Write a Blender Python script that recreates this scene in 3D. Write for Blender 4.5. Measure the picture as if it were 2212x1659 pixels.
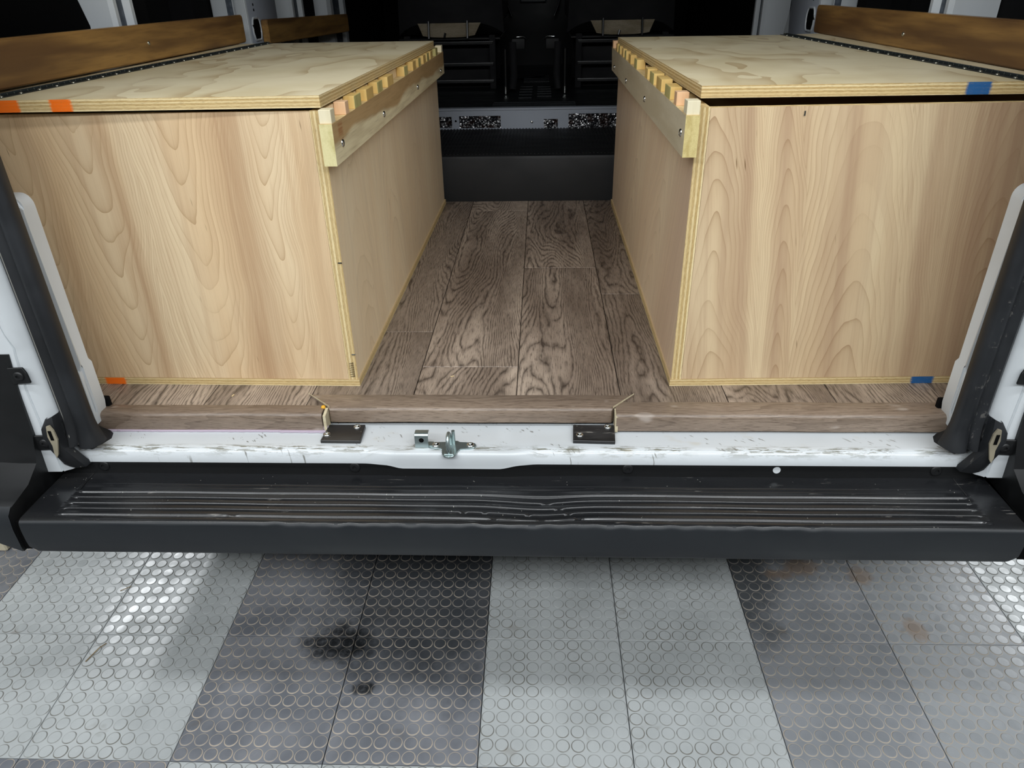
import bpy, bmesh, math, random
from mathutils import Vector, Matrix, Euler
random.seed(7)
PI = math.pi
for o in list(bpy.data.objects): bpy.data.objects.remove(o)
SC = bpy.context.scene
COL = SC.collection

# ---------------------------------------------------------------- camera
cd = bpy.data.cameras.new('camera'); cam = bpy.data.objects.new('camera', cd); COL.objects.link(cam)
R_ = Vector((0.9991781, 0.03599238, -0.01864581)); U_ = Vector((-0.00134445, 0.48916122, 0.87219235)); F_ = Vector((-0.04051308, 0.87145043, -0.48880757))
cam.matrix_world = Matrix(((R_.x, U_.x, -F_.x, 0), (R_.y, U_.y, -F_.y, 0), (R_.z, U_.z, -F_.z, 0.66), (0, 0, 0, 1)))
cd.sensor_width = 36; cd.lens = 1545.72 / 2212 * 36; cd.clip_start = 0.01
SC.camera = cam
SC.view_settings.view_transform = 'Standard'; SC.view_settings.look = 'None'; SC.view_settings.gamma = 1
SC.view_settings.use_curve_mapping = False
SC.view_settings.exposure = 0.0
# ---------------------------------------------------------------- light
W = bpy.data.worlds.new('world'); SC.world = W; W.use_nodes = True
W.node_tree.nodes['Background'].inputs[0].default_value = (0.80, 0.90, 1.0, 1)
W.node_tree.nodes['Background'].inputs[1].default_value = 0.15
def area(name, loc, size, rot, power, col=(0.94, 0.975, 1.0)):
    l = bpy.data.lights.new(name, 'AREA'); l.shape = 'RECTANGLE'; l.size, l.size_y = size; l.energy = power; l.color = col
    o = bpy.data.objects.new(name, l); COL.objects.link(o); o.location = loc; o.rotation_euler = rot; return o
# LED battens under the garage ceiling: rows behind the photographer, one over the van tail, one along each side of the van
area('ceiling_light', (0.0, -1.25, 2.05), (7.4, 0.4), (0.62, 0, 0), 142)
area('ceiling_light', (0.0, 0.15, 2.25), (4.0, 0.2), (0.15, 0, 0), 42)
area('ceiling_light', (-3.05, 4.0, 2.3), (0.35, 1.3), (0, 0, 0), 34)
area('ceiling_light', (3.7, 4.0, 2.3), (0.6, 1.6), (0, 0, 0), 42)

# ---------------------------------------------------------------- node helper
def lin(c): return tuple(((v/255) / 12.92 if v <= 10 else ((v/255 + 0.055) / 1.055) ** 2.4) for v in c) + (1,)
class S:
    def __init__(s, t, k): s.t = t; s.k = k
    def _m(s, op, *a):
        n = s.t.nodes.new('ShaderNodeMath'); n.operation = op
        for i, v in enumerate(a):
            if isinstance(v, S): s.t.links.new(v.k, n.inputs[i])
            else: n.inputs[i].default_value = v
        return S(s.t, n.outputs[0])
    def __add__(s, o): return s._m('ADD', s, o)
    def __radd__(s, o): return s._m('ADD', o, s)
    def __sub__(s, o): return s._m('SUBTRACT', s, o)
    def __rsub__(s, o): return s._m('SUBTRACT', o, s)
    def __mul__(s, o): return s._m('MULTIPLY', s, o)
    def __rmul__(s, o): return s._m('MULTIPLY', o, s)
    def __truediv__(s, o): return s._m('DIVIDE', s, o)
    def __pow__(s, o): return s._m('POWER', s, o)
    def fract(s): return s._m('FRACT', s)
    def floor(s): return s._m('FLOOR', s)
    def abs(s): return s._m('ABSOLUTE', s)
    def min(s, o): return s._m('MINIMUM', s, o)
    def max(s, o): return s._m('MAXIMUM', s, o)
    def gt(s, o): return s._m('GREATER_THAN', s, o)
    def sqrt(s): return s._m('SQRT', s)
    def ss(s, a, b, lo=0.0, hi=1.0):      # smoothstep remap
        n = s.t.nodes.new('ShaderNodeMapRange'); n.interpolation_type = 'SMOOTHSTEP'
        s.t.links.new(s.k, n.inputs[0])
        for i, v in zip((1, 2, 3, 4), (a, b, lo, hi)): n.inputs[i].default_value = v
        return S(s.t, n.outputs[0])
    def box(s, a, b, e): return s.ss(a - e, a + e) * s.ss(b - e, b + e, 1, 0)
class M:
    def __init__(s, name, rough=0.5, spec=0.5, metal=0.0, col=None):
        s.m = bpy.data.materials.new(name); s.m.use_nodes = True; s.t = s.m.node_tree
        s.b = s.t.nodes['Principled BSDF']
        s.b.inputs['Roughness'].default_value = rough; s.b.inputs['Specular IOR Level'].default_value = spec; s.b.inputs['Metallic'].default_value = metal
        if col: s.b.inputs['Base Color'].default_value = lin(col)
        tc = s.t.nodes.new('ShaderNodeTexCoord'); s.obj = tc.outputs['Object']
        sp = s.t.nodes.new('ShaderNodeSeparateXYZ'); s.t.links.new(s.obj, sp.inputs[0])
        s.x, s.y, s.z = (S(s.t, sp.outputs[i]) for i in range(3))
    def attr(s, name):
        n = s.t.nodes.new('ShaderNodeAttribute'); n.attribute_type = 'OBJECT'; n.attribute_name = name; return S(s.t, n.outputs['Fac'])
    def vec(s, x, y, z):
        n = s.t.nodes.new('ShaderNodeCombineXYZ')
        for i, v in enumerate((x, y, z)):
            if isinstance(v, S): s.t.links.new(v.k, n.inputs[i])
            else: n.inputs[i].default_value = v
        return n.outputs[0]
    def noise(s, v, sc=1.0, det=2.0, rough=0.5, dist=0.0):
        n = s.t.nodes.new('ShaderNodeTexNoise'); s.t.links.new(v, n.inputs['Vector'])
        n.inputs['Scale'].default_value = sc; n.inputs['Detail'].default_value = det; n.inputs['Roughness'].default_value = rough; n.inputs['Distortion'].default_value = dist
        return S(s.t, n.outputs[0])
    def vor(s, v, sc=1.0, feat='F1'):
        n = s.t.nodes.new('ShaderNodeTexVoronoi'); n.feature = feat; s.t.links.new(v, n.inputs['Vector']); n.inputs['Scale'].default_value = sc
        return S(s.t, n.outputs['Distance'])
    def ramp(s, f, stops, interp='LINEAR', raw=False):
        n = s.t.nodes.new('ShaderNodeValToRGB'); n.color_ramp.interpolation = interp
        e = n.color_ramp.elements
        for i, (p, c) in enumerate(stops):
            el = e[i] if i < 2 else e.new(p)
            el.position = p
            el.color = c if raw else lin(c)
        s.t.links.new(f.k, n.inputs[0]); return n.outputs[0]
    def curve(s, f, pts):                  # scalar through a ramp: pts (pos, value), value 0..1
        k = s.ramp(f, [(p, (v, v, v, 1)) for p, v in pts], 'B_SPLINE' if False else 'LINEAR', True)
        n = s.t.nodes.new('ShaderNodeSeparateColor'); s.t.links.new(k, n.inputs[0]); return S(s.t, n.outputs[0])
    def mix(s, f, a, b, mode='MIX'):
        n = s.t.nodes.new('ShaderNodeMix'); n.data_type = 'RGBA'; n.blend_type = mode
        if isinstance(f, S): s.t.links.new(f.k, n.inputs[0])
        else: n.inputs[0].default_value = f
        for i, v in ((6, a), (7, b)):
            if isinstance(v, tuple): n.inputs[i].default_value = lin(v) if len(v) == 3 else v
            else: s.t.links.new(v, n.inputs[i])
        return n.outputs[2]
    def col(s, k): s.t.links.new(k, s.b.inputs['Base Color'])
    def rough(s, v): s.t.links.new(v.k, s.b.inputs['Roughness'])
    def bump(s, h, st=0.3, d=0.001):
        n = s.t.nodes.new('ShaderNodeBump'); n.inputs['Strength'].default_value = st; n.inputs['Distance'].default_value = d
        s.t.links.new(h.k, n.inputs['Height']); s.t.links.new(n.outputs[0], s.b.inputs['Normal'])

# ---------------------------------------------------------------- wood materials (object space, metres)
def veneer(name, centers, u0, u1, B, bands, base=(217, 192, 152), band=(190, 158, 126), line=(176, 142, 104), amp=2.2, seed=0.0, axis='x', slant=0.0, rough=0.42, pale=(226, 205, 168)):
    """rotary veneer: hpts = ring height across the sheet (cathedral centres are minima), B = rings per metre along it"""
    m = M(name, rough, 0.35)
    u = m.x if axis == 'x' else m.y; v = m.z
    uu = u + v * slant
    wob = m.noise(m.vec(uu * 6, v * 3.4, seed), 1, 2, 0.5)
    wob2 = m.noise(m.vec(uu * 34, v * 16, seed + 3), 1, 2)
    un = (uu - u0) / (u1 - u0)
    h = None
    for uc, K, off in centers:            # K rings per square metre off the cathedral's axis
        d = uu - uc + (wob - 0.5) * 0.075; q = d * d * K + off
        h = q if h is None else h.min(q)
    Fq = h + v * B + wob * amp + wob2 * 0.45
    t = Fq.fract()
    sharp = (t ** 16.0); soft = t ** 2.5
    gate = m.noise(m.vec(uu * 7, v * 3, seed + 9), 1, 2).ss(0.34, 0.6, 0.15, 1.0)
    pb = m.curve(un + wob2 * 0.012 + wob * 0.05 - 0.031, bands)
    tone = m.noise(m.vec(uu * 11, v * 1.3, seed + 5), 1, 3, 0.6)
    streak = m.noise(m.vec(uu * 75, v * 1.8, seed + 2), 1, 3, 0.6)
    fine = m.noise(m.vec(uu * 480, v * 20, seed), 1, 2, 0.6)
    c = m.mix(tone.ss(0.35, 0.66), base, pale)
    patch = m.noise(m.vec(Fq.floor() * 0.37, seed, 0.5), 3.1, 0)
    c = m.mix(patch.ss(0.35, 0.7) * 0.16, c, band)
    c = m.mix(streak.ss(0.48, 0.7) * 0.28, c, band)
    c = m.mix(pb * streak.ss(0.2, 0.6, 0.55, 1.0), c, band)
    c = m.mix(soft * gate * 0.26, c, line)
    c = m.mix(sharp * gate * 0.62, c, line)
    c = m.mix(fine.ss(0.5, 0.75) * 0.14, c, (160, 128, 96))
    # short dark pith flecks
    fv = m.vor(m.vec(uu * 62 + v * 5, v * 5.5, seed), 1)
    pick = m.noise(m.vec(uu * 9, v * 6, seed + 20), 1, 1)
    fleck = fv.ss(0.02, 0.07, 1, 0) * pick.ss(0.46, 0.55)
    c = m.mix(fleck * 0.9, c, (104, 76, 42))
    m.col(c); m.bump(fine, 0.10, 0.0004); return m.m
def ply_edge(name, axis, z0, th, plies, marks=(), along='x'):
    m = M(name, 0.7, 0.2)
    a = {'x': m.x, 'y': m.y, 'z': m.z}[axis]; al = {'x': m.x, 'y': m.y, 'z': m.z}[along]
    oth = m.y if along == 'x' else m.x
    j = m.noise(m.vec(al * 14, m.y * 14, 0.0), 1, 3, 0.7) * (th * 0.12)
    t = ((a - z0) + j) / th * plies
    tt = (t * 0.5).fract()
    st = m.noise(m.vec(al * 120, a * 2400, m.y * 90), 1, 3, 0.65)
    lay = m.noise(m.vec(t.floor() * 1.7, 0.3, 0.0), 1, 0)
    c = m.mix(lay.ss(0.3, 0.7), (236, 216, 168), (206, 178, 122))
    dark = tt.ss(0.46, 0.52) * tt.ss(0.96, 1.0, 1, 0)
    c = m.mix(dark * st.ss(0.3, 0.6, 0.3, 1.0) * 0.36, c, (158, 126, 78))
    g = t.fract(); glue = (g - 0.5).abs().ss(0.44, 0.49)
    c = m.mix(glue * st.ss(0.3, 0.6) * 0.75, c, (112, 84, 46))
    c = m.mix(st.ss(0.52, 0.72) * 0.7, c, (128, 96, 56))
    c = m.mix(st.ss(0.42, 0.25) * 0.5, c, (244, 230, 190))
    for (x0, x1, mc) in marks:
        e = m.noise(m.vec(al * 300, a * 300, oth * 300), 1, 2) * 0.006 - 0.003
        c = m.mix((al + e).box(x0, x1, 0.003) * st.ss(0.72, 0.58, 0.35, 0.97), c, mc)
    m.col(c); m.bump(st, 0.5, 0.0008); return m.m
def plain_wood(name, base, dark, sx=(30, 30, 3), seed=0.0, rough=0.5, streak=0.4, big=0.5):
    m = M(name, rough, 0.3)
    n1 = m.noise(m.vec(m.x * sx[0], m.y * sx[1], m.z * sx[2] + seed), 1, 3, 0.6)
    n2 = m.noise(m.vec(m.x * sx[0] * 14, m.y * sx[1] * 14, m.z * sx[2] * 14), 1, 2)
    c = m.mix(n1.ss(0.38, 0.64) * big, base, dark)
    c = m.mix(n2.ss(0.45, 0.75) * streak, c, dark)
    m.col(c); m.bump(n2, 0.15, 0.0004); return m.m

# left box front: cathedrals hang tip-down at x=-.745 and -.59 ; right box front: tips up at .33 and .575
VEN_L = veneer('veneer_left', [(-0.865, 1500, 0.0), (-0.748, 1900, 0.4), (-0.592, 1300, 0.0), (-0.445, 4200, 0.7)],
    -0.88, -0.33, -17.0, [(0, .25), (.04, .1), (.10, .45), (.13, .05), (.26, .1), (.31, .75), (.335, .15), (.40, 0), (.58, 0), (.64, .45), (.665, .9), (.72, .6), (.78, .1), (.86, .05), (.91, .35), (.94, .05), (1, .5)],
    base=(224, 195, 155), pale=(231, 208, 171), band=(180, 146, 112), line=(166, 132, 92), seed=1.3, amp=2.4)
VEN_R = veneer('veneer_right', [(0.312, 1700, 0.0), (0.430, 5200, 3.5), (0.550, 850, 0.2), (0.78, 1900, 0.1)],
    0.23, 0.74, 17.0, [(0, .5), (.06, .2), (.12, .3), (.16, .15), (.22, .5), (.27, .65), (.30, .05), (.35, .0), (.38, .85), (.41, .35), (.45, .1), (.52, .2), (.58, .6), (.63, .25), (.70, .0), (.80, .1), (.86, .55), (.92, .35), (1, .8)],
    base=(214, 188, 150), pale=(224, 202, 164), band=(172, 140, 112), line=(152, 118, 84), seed=7.7, amp=3.4, slant=0.10)
SIDE_L = veneer('veneer_side_left', [(1.3, 260, 0.0), (1.62, 320, 0.5), (1.95, 240, 0.2), (2.3, 300, 0.6)], 1.1, 2.5, 14.0, [(0, .1), (.4, .0), (.6, .4), (.8, .2), (1, .7)],
    base=(242, 218, 180), pale=(248, 228, 192), band=(216, 194, 164), line=(214, 190, 152), seed=4.1, amp=3.0, axis='y')
SIDE_R = veneer('veneer_side_right', [(1.2, 300, 0.0), (1.55, 300, 0.5), (1.95, 240, 0.2), (2.3, 300, 0.6)], 1.1, 2.5, 14.0, [(0, .3), (.15, .8), (.3, .1), (.6, .0), (.8, .3), (1, .4)],
    base=(240, 214, 180), pale=(246, 224, 190), band=(210, 180, 154), line=(210, 186, 150), seed=9.1, amp=3.0, axis='y', slant=0.35)
def lid_mat(name, seed):
    m = M(name, 0.45, 0.35)
    w = m.noise(m.vec(m.x * 3.2, m.y * 1.5, seed), 1, 3, 0.5)
    F = w * 9.0 + m.x * 5
    t = F.fract(); late = t ** 3.0
    fine = m.noise(m.vec(m.x * 30, m.y * 300, seed), 1, 2)
    tone = m.noise(m.vec(m.x * 4, m.y * 4, seed + 4), 1, 2)
    c = m.mix(tone.ss(0.35, 0.65), (236, 222, 186), (222, 206, 166))
    c = m.mix(late * tone.ss(0.3, 0.55) * 0.65, c, (172, 140, 92))
    c = m.mix(fine.ss(0.4, 0.7) * 0.2, c, (196, 172, 128))
    m.col(c); m.bump(fine, 0.2, 0.0004); return m.m
LID_L = lid_mat('pine_ply_face_left', 2.0); LID_R = lid_mat('pine_ply_face_right', 5.5)
ORANGE = (255, 116, 14); BLUE = (22, 96, 158)
EDGE_LID_L = ply_edge('ply_edge_lid_left', 'z', 0.497, 0.018, 7, [(-0.767, -0.733, ORANGE), (-0.90, -0.817, ORANGE)])
EDGE_LID_R = ply_edge('ply_edge_lid_right', 'z', 0.497, 0.018, 7, [(0.648, 0.684, BLUE)])
EDGE_BASE_L = ply_edge('ply_edge_base_left', 'z', 0.0, 0.014, 5, [(-0.836, -0.797, ORANGE)])
EDGE_BASE_R = ply_edge('ply_edge_base_right', 'z', 0.0, 0.014, 5, [(0.682, 0.722, BLUE)])
EDGE_LIDSIDE = ply_edge('ply_edge_lid_side', 'z', 0.497, 0.018, 7, along='y')
EDGE_SIDE_L = ply_edge('ply_edge_side_left', 'x', -0.355, 0.018, 5, along='z')
EDGE_SIDE_R = ply_edge('ply_edge_side_right', 'x', 0.235, 0.018, 5, along='z')
EDGE_TOP = plain_wood('ply_edge_top', (226, 202, 150), (170, 136, 84), (60, 60, 200))
def poplar_two_tone():
    m = M('poplar_cleat_left', 0.5, 0.3)
    n1 = m.noise(m.vec(0.0, m.y * 2.6, m.z * 6 + 3.7), 1, 3, 0.5); n2 = m.noise(m.vec(m.x * 300, m.y * 14, m.z * 340), 1, 2)
    n3 = m.noise(m.vec(0.0, m.y * 5, m.z * 60), 1, 2)
    f = (m.z - 0.4365 - (n1 - 0.5) * 0.075).ss(-0.004, 0.007)
    c = m.mix(f, (236, 222, 182), (190, 158, 112)); c = m.mix(n3.ss(0.4, 0.7) * 0.3, c, (150, 120, 78)); c = m.mix(n2.ss(0.5, 0.75) * 0.25, c, (132, 104, 66))
    k = (m.y - 1.190).box(-0.010, 0.016, 0.006) * (m.z).box(0.442, 0.470, 0.005)
    c = m.mix(k * n2.ss(0.3, 0.6) * 0.6, c, (150, 84, 40)); m.col(c); m.bump(n2, 0.15, 0.0004); return m.m
POPLAR_L = poplar_two_tone()
POPLAR_R = plain_wood('poplar_cleat_right', (212, 200, 172), (186, 170, 138), (30, 3, 18), 3.7, big=0.6, streak=0.2)
END_L = plain_wood('poplar_end_left', (218, 208, 158), (174, 160, 96), (30, 30, 22), 1.0, big=0.8, streak=0.2)
END_R = plain_wood('poplar_end_right', (212, 196, 138), (172, 148, 86), (90, 90, 40), 2.0, big=0.6, streak=0.5)
BLK = [plain_wood('block_cream', (232, 222, 192), (208, 194, 154), streak=0.15), plain_wood('block_yellow', (222, 190, 120), (190, 150, 80), streak=0.25),
       plain_wood('block_pink', (232, 192, 152), (206, 160, 118), streak=0.2), plain_wood('block_green', (196, 186, 124), (160, 146, 84), streak=0.3)]
RAILM = plain_wood('stained_rail', (172, 132, 76), (98, 70, 46), (8, 1.3, 15), 2.2, rough=0.35, big=0.9, streak=0.3)
def sideply():
    m = M('box_hidden_ply', 0.6, 0.3, col=(190, 165, 125)); return m.m
PLYH = sideply()

def plank_mat():
    m = M('vinyl_plank', 0.40, 0.45)
    sd = m.attr('seed')
    u, v = m.x, m.y
    w1 = m.noise(m.vec(u * 8.0, v * 1.05 + sd * 7, sd * 13.0), 1, 1, 0.4)
    w2 = m.noise(m.vec(u * 26, v * 8, sd * 5.0), 1, 2)
    cv = ((u - 0.095) * (u - 0.095)) * 900.0
    F = w1 * 38.0 + u * 85.0 + cv + w2 * 2.6
    t = F.fract()
    fine = m.noise(m.vec(u * 520, v * 42, sd), 1, 2, 0.6)
    brk = m.noise(m.vec(u * 90, v * 24, sd + 4), 1, 2)
    dark = ((t - 0.5).abs() * 2.0) ** 2.2
    dark = dark * brk.ss(0.28, 0.62, 0.3, 1.0)
    tone = m.noise(m.vec(u * 9, v * 1.6, sd * 3 + 8), 1, 3)
    c = m.mix(tone.ss(0.32, 0.68), (190, 172, 154), (132, 116, 102))
    c = m.mix(m.attr('tone'), c, (92, 79, 69))
    c = m.mix(dark * 0.88, c, (44, 34, 28))
    c = m.mix(fine.ss(0.5, 0.72) * 0.6, c, (54, 42, 34))
    c = m.mix(fine.ss(0.42, 0.25) * 0.25, c, (186, 164, 140))
    m.col(c)
    m.bump(fine * 0.6 + (1.0 - dark) * 0.4, 0.35, 0.0006)
    m.rough(fine.ss(0.3, 0.7, 0.34, 0.5)); return m.m
PLANK = plank_mat()
def nose_mat(name, seed):
    m = M(name, 0.36, 0.5)
    w = m.noise(m.vec(m.x * 1.8, m.y * 14, m.z * 14 + seed), 1, 2)
    F = w * 16.0 + (m.y + m.z) * 60.0
    t = F.fract(); dark = t ** 3.0
    fine = m.noise(m.vec(m.x * 50, m.y * 600, m.z * 600), 1, 2, 0.6)
    tone = m.noise(m.vec(m.x * 2.4, m.y * 9, m.z * 9 + seed), 1, 3)
    c = m.mix(tone.ss(0.35, 0.65), (146, 129, 113), (122, 106, 92))
    c = m.mix(dark * 0.45, c, (82, 68, 56))
    c = m.mix(fine.ss(0.5, 0.72) * 0.6, c, (70, 54, 42))
    c = m.mix(fine.ss(0.40, 0.25) * 0.35, c, (178, 160, 140))
    sc = m.noise(m.vec(m.x * 14, m.y * 30, m.z * 30), 1, 2)
    c = m.mix(sc.ss(0.66, 0.76) * 0.45, c, (196, 186, 176))
    m.col(c); m.bump(fine, 0.3, 0.0006); return m.m
NOSE = nose_mat('vinyl_nosing', 0.0)

def white_mat(name, scratch):
    m = M(name, 0.32, 0.5)
    m.b.inputs['Coat Weight'].default_value = 0.25
    d = m.noise(m.vec(m.x * 9, m.y * 9, m.z * 9), 1, 3)
    c = m.mix(d.ss(0.5, 0.75) * 0.25, (204, 209, 212), (184, 187, 187))
    if scratch:
        s1 = m.noise(m.vec(m.x * 26, m.y * 260, 0.0), 1, 4, 0.7)
        band = m.y.box(1.000, 1.014, 0.006)
        gate = m.noise(m.vec(m.x * 9, 3.0, 0.0), 1, 2).ss(0.36, 0.5)
        c = m.mix(s1.ss(0.50, 0.56) * band * gate * 0.9, c, (104, 102, 84))
        v = m.vor(m.vec(m.x * 34 + m.y * 20, m.y * 90, 1.0), 1)
        g2 = m.noise(m.vec(m.x * 20, m.y * 20, 9.0), 1, 1).ss(0.50, 0.56)
        c = m.mix(v.ss(0.03, 0.09, 1, 0) * g2 * 0.8, c, (92, 92, 90))
        s3 = m.noise(m.vec((m.x + m.y * 0.8) * 160, (m.y - m.x * 0.25) * 50, 4.0), 1, 2)
        g3 = m.noise(m.vec(m.x * 13, m.y * 18, 15.0), 1, 1).ss(0.52, 0.59)
        c = m.mix(s3.ss(0.62, 0.67) * g3 * 0.8, c, (108, 106, 98))
        st = m.noise(m.vec(m.x * 16, m.y * 24, 6.0), 1, 2)
        c = m.mix(st.ss(0.62, 0.74) * 0.35, c, (186, 176, 150))
    m.col(c); return m.m
WHITE = white_mat('white_paint', False); SILLP = white_mat('white_paint_sill', True)
GREYM = M('body_grey', 0.45, 0.5, col=(168, 174, 184)).m  # one even grey for the step riser, post inner faces and waist beams
def galv():
    m = M('galvanised_steel', 0.45, 0.5, 0.35)
    n = m.vor(m.vec(m.x * 60, m.y * 60, m.z * 60), 1)
    m.col(m.mix(n.ss(0.1, 0.6), (98, 106, 116), (76, 84, 94))); return m.m
GALV = galv()
INK = M('matt_black_lining', 0.9, 0.15, col=(9, 9, 10)).m
def bplastic(name, base, hi, rough, scuff=0.0, bs=900):
    m = M(name, rough, 0.5)
    n = m.noise(m.vec(m.x * bs, m.y * bs, m.z * bs), 1, 1)
    b = m.noise(m.vec(m.x * 7, m.y * 30, m.z * 12), 1, 3)
    c = m.mix(b.ss(0.4, 0.7) * 0.6, base, hi)
    if scuff:
        s1 = m.noise(m.vec(m.x * 22, m.y * 260, m.z * 60), 1, 4, 0.7)
        g = m.noise(m.vec(m.x * 10, m.y * 30, 2.0), 1, 2)
        c = m.mix(s1.ss(0.60, 0.68) * g.ss(0.52, 0.62) * scuff, c, (150, 146, 140))
        sp = m.vor(m.vec(m.x * 120, m.y * 120, 0.0), 1)
        g2 = m.noise(m.vec(m.x * 24, m.y * 24, 7.0), 1, 1)
        c = m.mix(sp.ss(0.05, 0.12, 1, 0) * g2.ss(0.58, 0.6) * 0.7, c, (160, 158, 150))
        dust = m.noise(m.vec(m.x * 4, m.y * 12, 5.0), 1, 2)
        c = m.mix(dust.ss(0.5, 0.75) * 0.10, c, (84, 80, 72))
    m.col(c); m.bump(n, 0.08, 0.0003)
    m.rough(b.ss(0.3, 0.7, rough - 0.05, rough + 0.08)); return m.m
BUMP = bplastic('bumper_plastic', (26, 27, 29), (32, 33, 35), 0.24, 0.4)
BFACE = bplastic('bumper_face_plastic', (25, 29, 33), (29, 33, 37), 0.5)
BLACKP = bplastic('black_plastic', (15, 16, 17), (20, 21, 23), 0.45)
RUBBER = bplastic('black_rubber', (24, 26, 29), (36, 39, 43), 0.5, 0.25)
PADM = bplastic('scuffed_pad_rubber', (26, 26, 27), (60, 60, 60), 0.4, 0.9)
STEPM = bplastic('black_step_plastic', (7, 8, 10), (11, 12, 14), 0.6)
TREADM = bplastic('black_tread_plastic', (10, 11, 13), (14, 15, 17), 0.6)
CABM = bplastic('cab_floor_rubber', (16, 21, 24), (24, 30, 34), 0.38)
SEATF = bplastic('black_seat_fabric', (9, 9, 12), (15, 15, 19), 0.85)
GLOSSB = M('gloss_black_metal', 0.30, 0.5, col=(10, 11, 13)).m
ZINC = M('zinc_plate', 0.28, 0.5, 0.85, col=(168, 182, 182)).m
STEEL = M('bright_screw_steel', 0.2, 0.5, 1.0, col=(200, 202, 200)).m
DARKMET = M('dark_hinge_steel', 0.35, 0.5, 0.6, col=(58, 64, 64)).m
PINSTEEL = M('hinge_pin_steel', 0.3, 0.5, 0.9, col=(190, 188, 172)).m
HOLE = M('hole_black', 0.9, 0.1, col=(6, 6, 6)).m
BEIGE = bplastic('beige_seam_sealer', (150, 142, 122), (104, 98, 84), 0.6)
FOAM = M('pale_violet_foam', 0.8, 0.2, col=(176, 162, 176)).m
TANSTORE = plain_wood('seat_bin_tan', (196, 184, 160), (150, 132, 100), (8, 8, 30))
RAWPLY = plain_wood('raw_trim_edge', (206, 196, 166), (166, 150, 120), (90, 60, 60))
def foil():
    m = M('foil_insulation', 0.3, 0.6, 0.6)
    v = m.vor(m.vec(m.x * 130, 0.0, m.z * 130), 1)
    g = m.noise(m.vec(m.x * 22, 0.0, m.z * 30), 1, 2)
    c = m.mix(v.ss(0.25, 0.5), (226, 226, 228), (40, 40, 44))
    c = m.mix(g.ss(0.52, 0.6) * 0.8, c, (46, 26, 20)); m.col(c); m.bump(v, 0.6, 0.002); return m.m
FOIL = foil()
TP = 0.3048; CP = TP / 10
def tile_mat():
    m = M('garage_tile_rubber', 0.35, 0.5)
    sh = m.attr('shade'); sd = m.attr('seed')
    gx = (m.x / CP).fract() - 0.5; gy = (m.y / CP).fract() - 0.5
    r = (gx * gx + gy * gy).sqrt()
    ring = (r - 0.428).abs().ss(0.016, 0.044, 1, 0)
    wx = m.vec(m.x * 5 + sd * 3, m.y * 5, sd * 9)
    n1 = m.noise(wx, 1, 4, 0.6)
    n2 = m.noise(m.vec(m.x * 60, m.y * 60, sd), 1, 3, 0.7)
    n3 = m.noise(m.vec(m.x * 16 + sd, m.y * 16, sd), 1, 3, 0.65)
    lightc = m.mix(n1.ss(0.35, 0.7), (184, 188, 188), (168, 172, 172))
    lightc = m.mix(ring * n3.ss(0.35, 0.62, 0.2, 0.85), lightc, (104, 101, 92))
    darkc = m.mix(n1.ss(0.35, 0.65), (108, 111, 117), (134, 136, 141))
    darkc = m.mix(ring * n3.ss(0.3, 0.6, 0.45, 1.0), darkc, (186, 174, 158))
    c = m.mix(sh, lightc, darkc)
    dirt = m.noise(m.vec(m.x * 9 + sd * 5, m.y * 9, sd * 2), 1, 3, 0.7)
    c = m.mix(dirt.ss(0.66, 0.78) * 0.5, c, (104, 92, 74))
    sp = m.vor(m.vec(m.x * 70, m.y * 70, sd), 1)
    c = m.mix(sp.ss(0.03, 0.09, 1, 0) * n3.ss(0.56, 0.62) * 0.7, c, (190, 184, 170))
    # dark blotches and spilt oil on the dark tiles, brown rust spots on the grey ones: placed by tile number, so each stays in place
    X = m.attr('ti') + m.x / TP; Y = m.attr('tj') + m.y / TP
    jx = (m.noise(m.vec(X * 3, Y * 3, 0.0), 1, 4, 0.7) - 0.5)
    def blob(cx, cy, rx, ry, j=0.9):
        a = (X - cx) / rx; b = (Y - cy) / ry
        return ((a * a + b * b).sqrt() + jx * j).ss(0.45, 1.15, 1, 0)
    dark_blotch = blob(-0.45, 0.55, 1.0, 1.15).max(blob(2.05, 0.9, 0.35, 1.1)) * 0.72  # two broad darker areas, mixed into the dark tiles only
    c = m.mix(dark_blotch * sh.gt(0.5) * (1.0 - ring * 0.75), c, (34, 38, 40))
    oil = blob(-1.10, -0.06, 0.33, 0.20, 1.6).max(blob(-0.86, -0.45, 0.075, 0.06, 3.0))
    c = m.mix(oil * n2.ss(0.25, 0.6, 0.55, 1.0) * (1.0 - ring * 0.35) * 0.9, c, (18, 20, 21))
    rust = (blob(2.58, 0.76, 0.17, 0.10, 2.6).max(blob(2.38, 0.70, 0.13, 0.07, 2.6))).max(blob(3.05, 0.66, 0.10, 0.13, 2.6)).max(blob(3.25, 0.12, 0.08, 0.12, 2.6))
    c = m.mix(rust * 0.55, c, (138, 112, 86))
    m.col(c); m.rough(n3.ss(0.3, 0.7, 0.30, 0.46) - (r - 0.40).ss(-0.01, 0.01, 1, 0) * 0.17); m.bump(n2, 0.15, 0.0005); return m.m
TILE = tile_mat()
SLAB = M('garage_concrete', 0.8, 0.3, col=(70, 70, 70)).m

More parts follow.
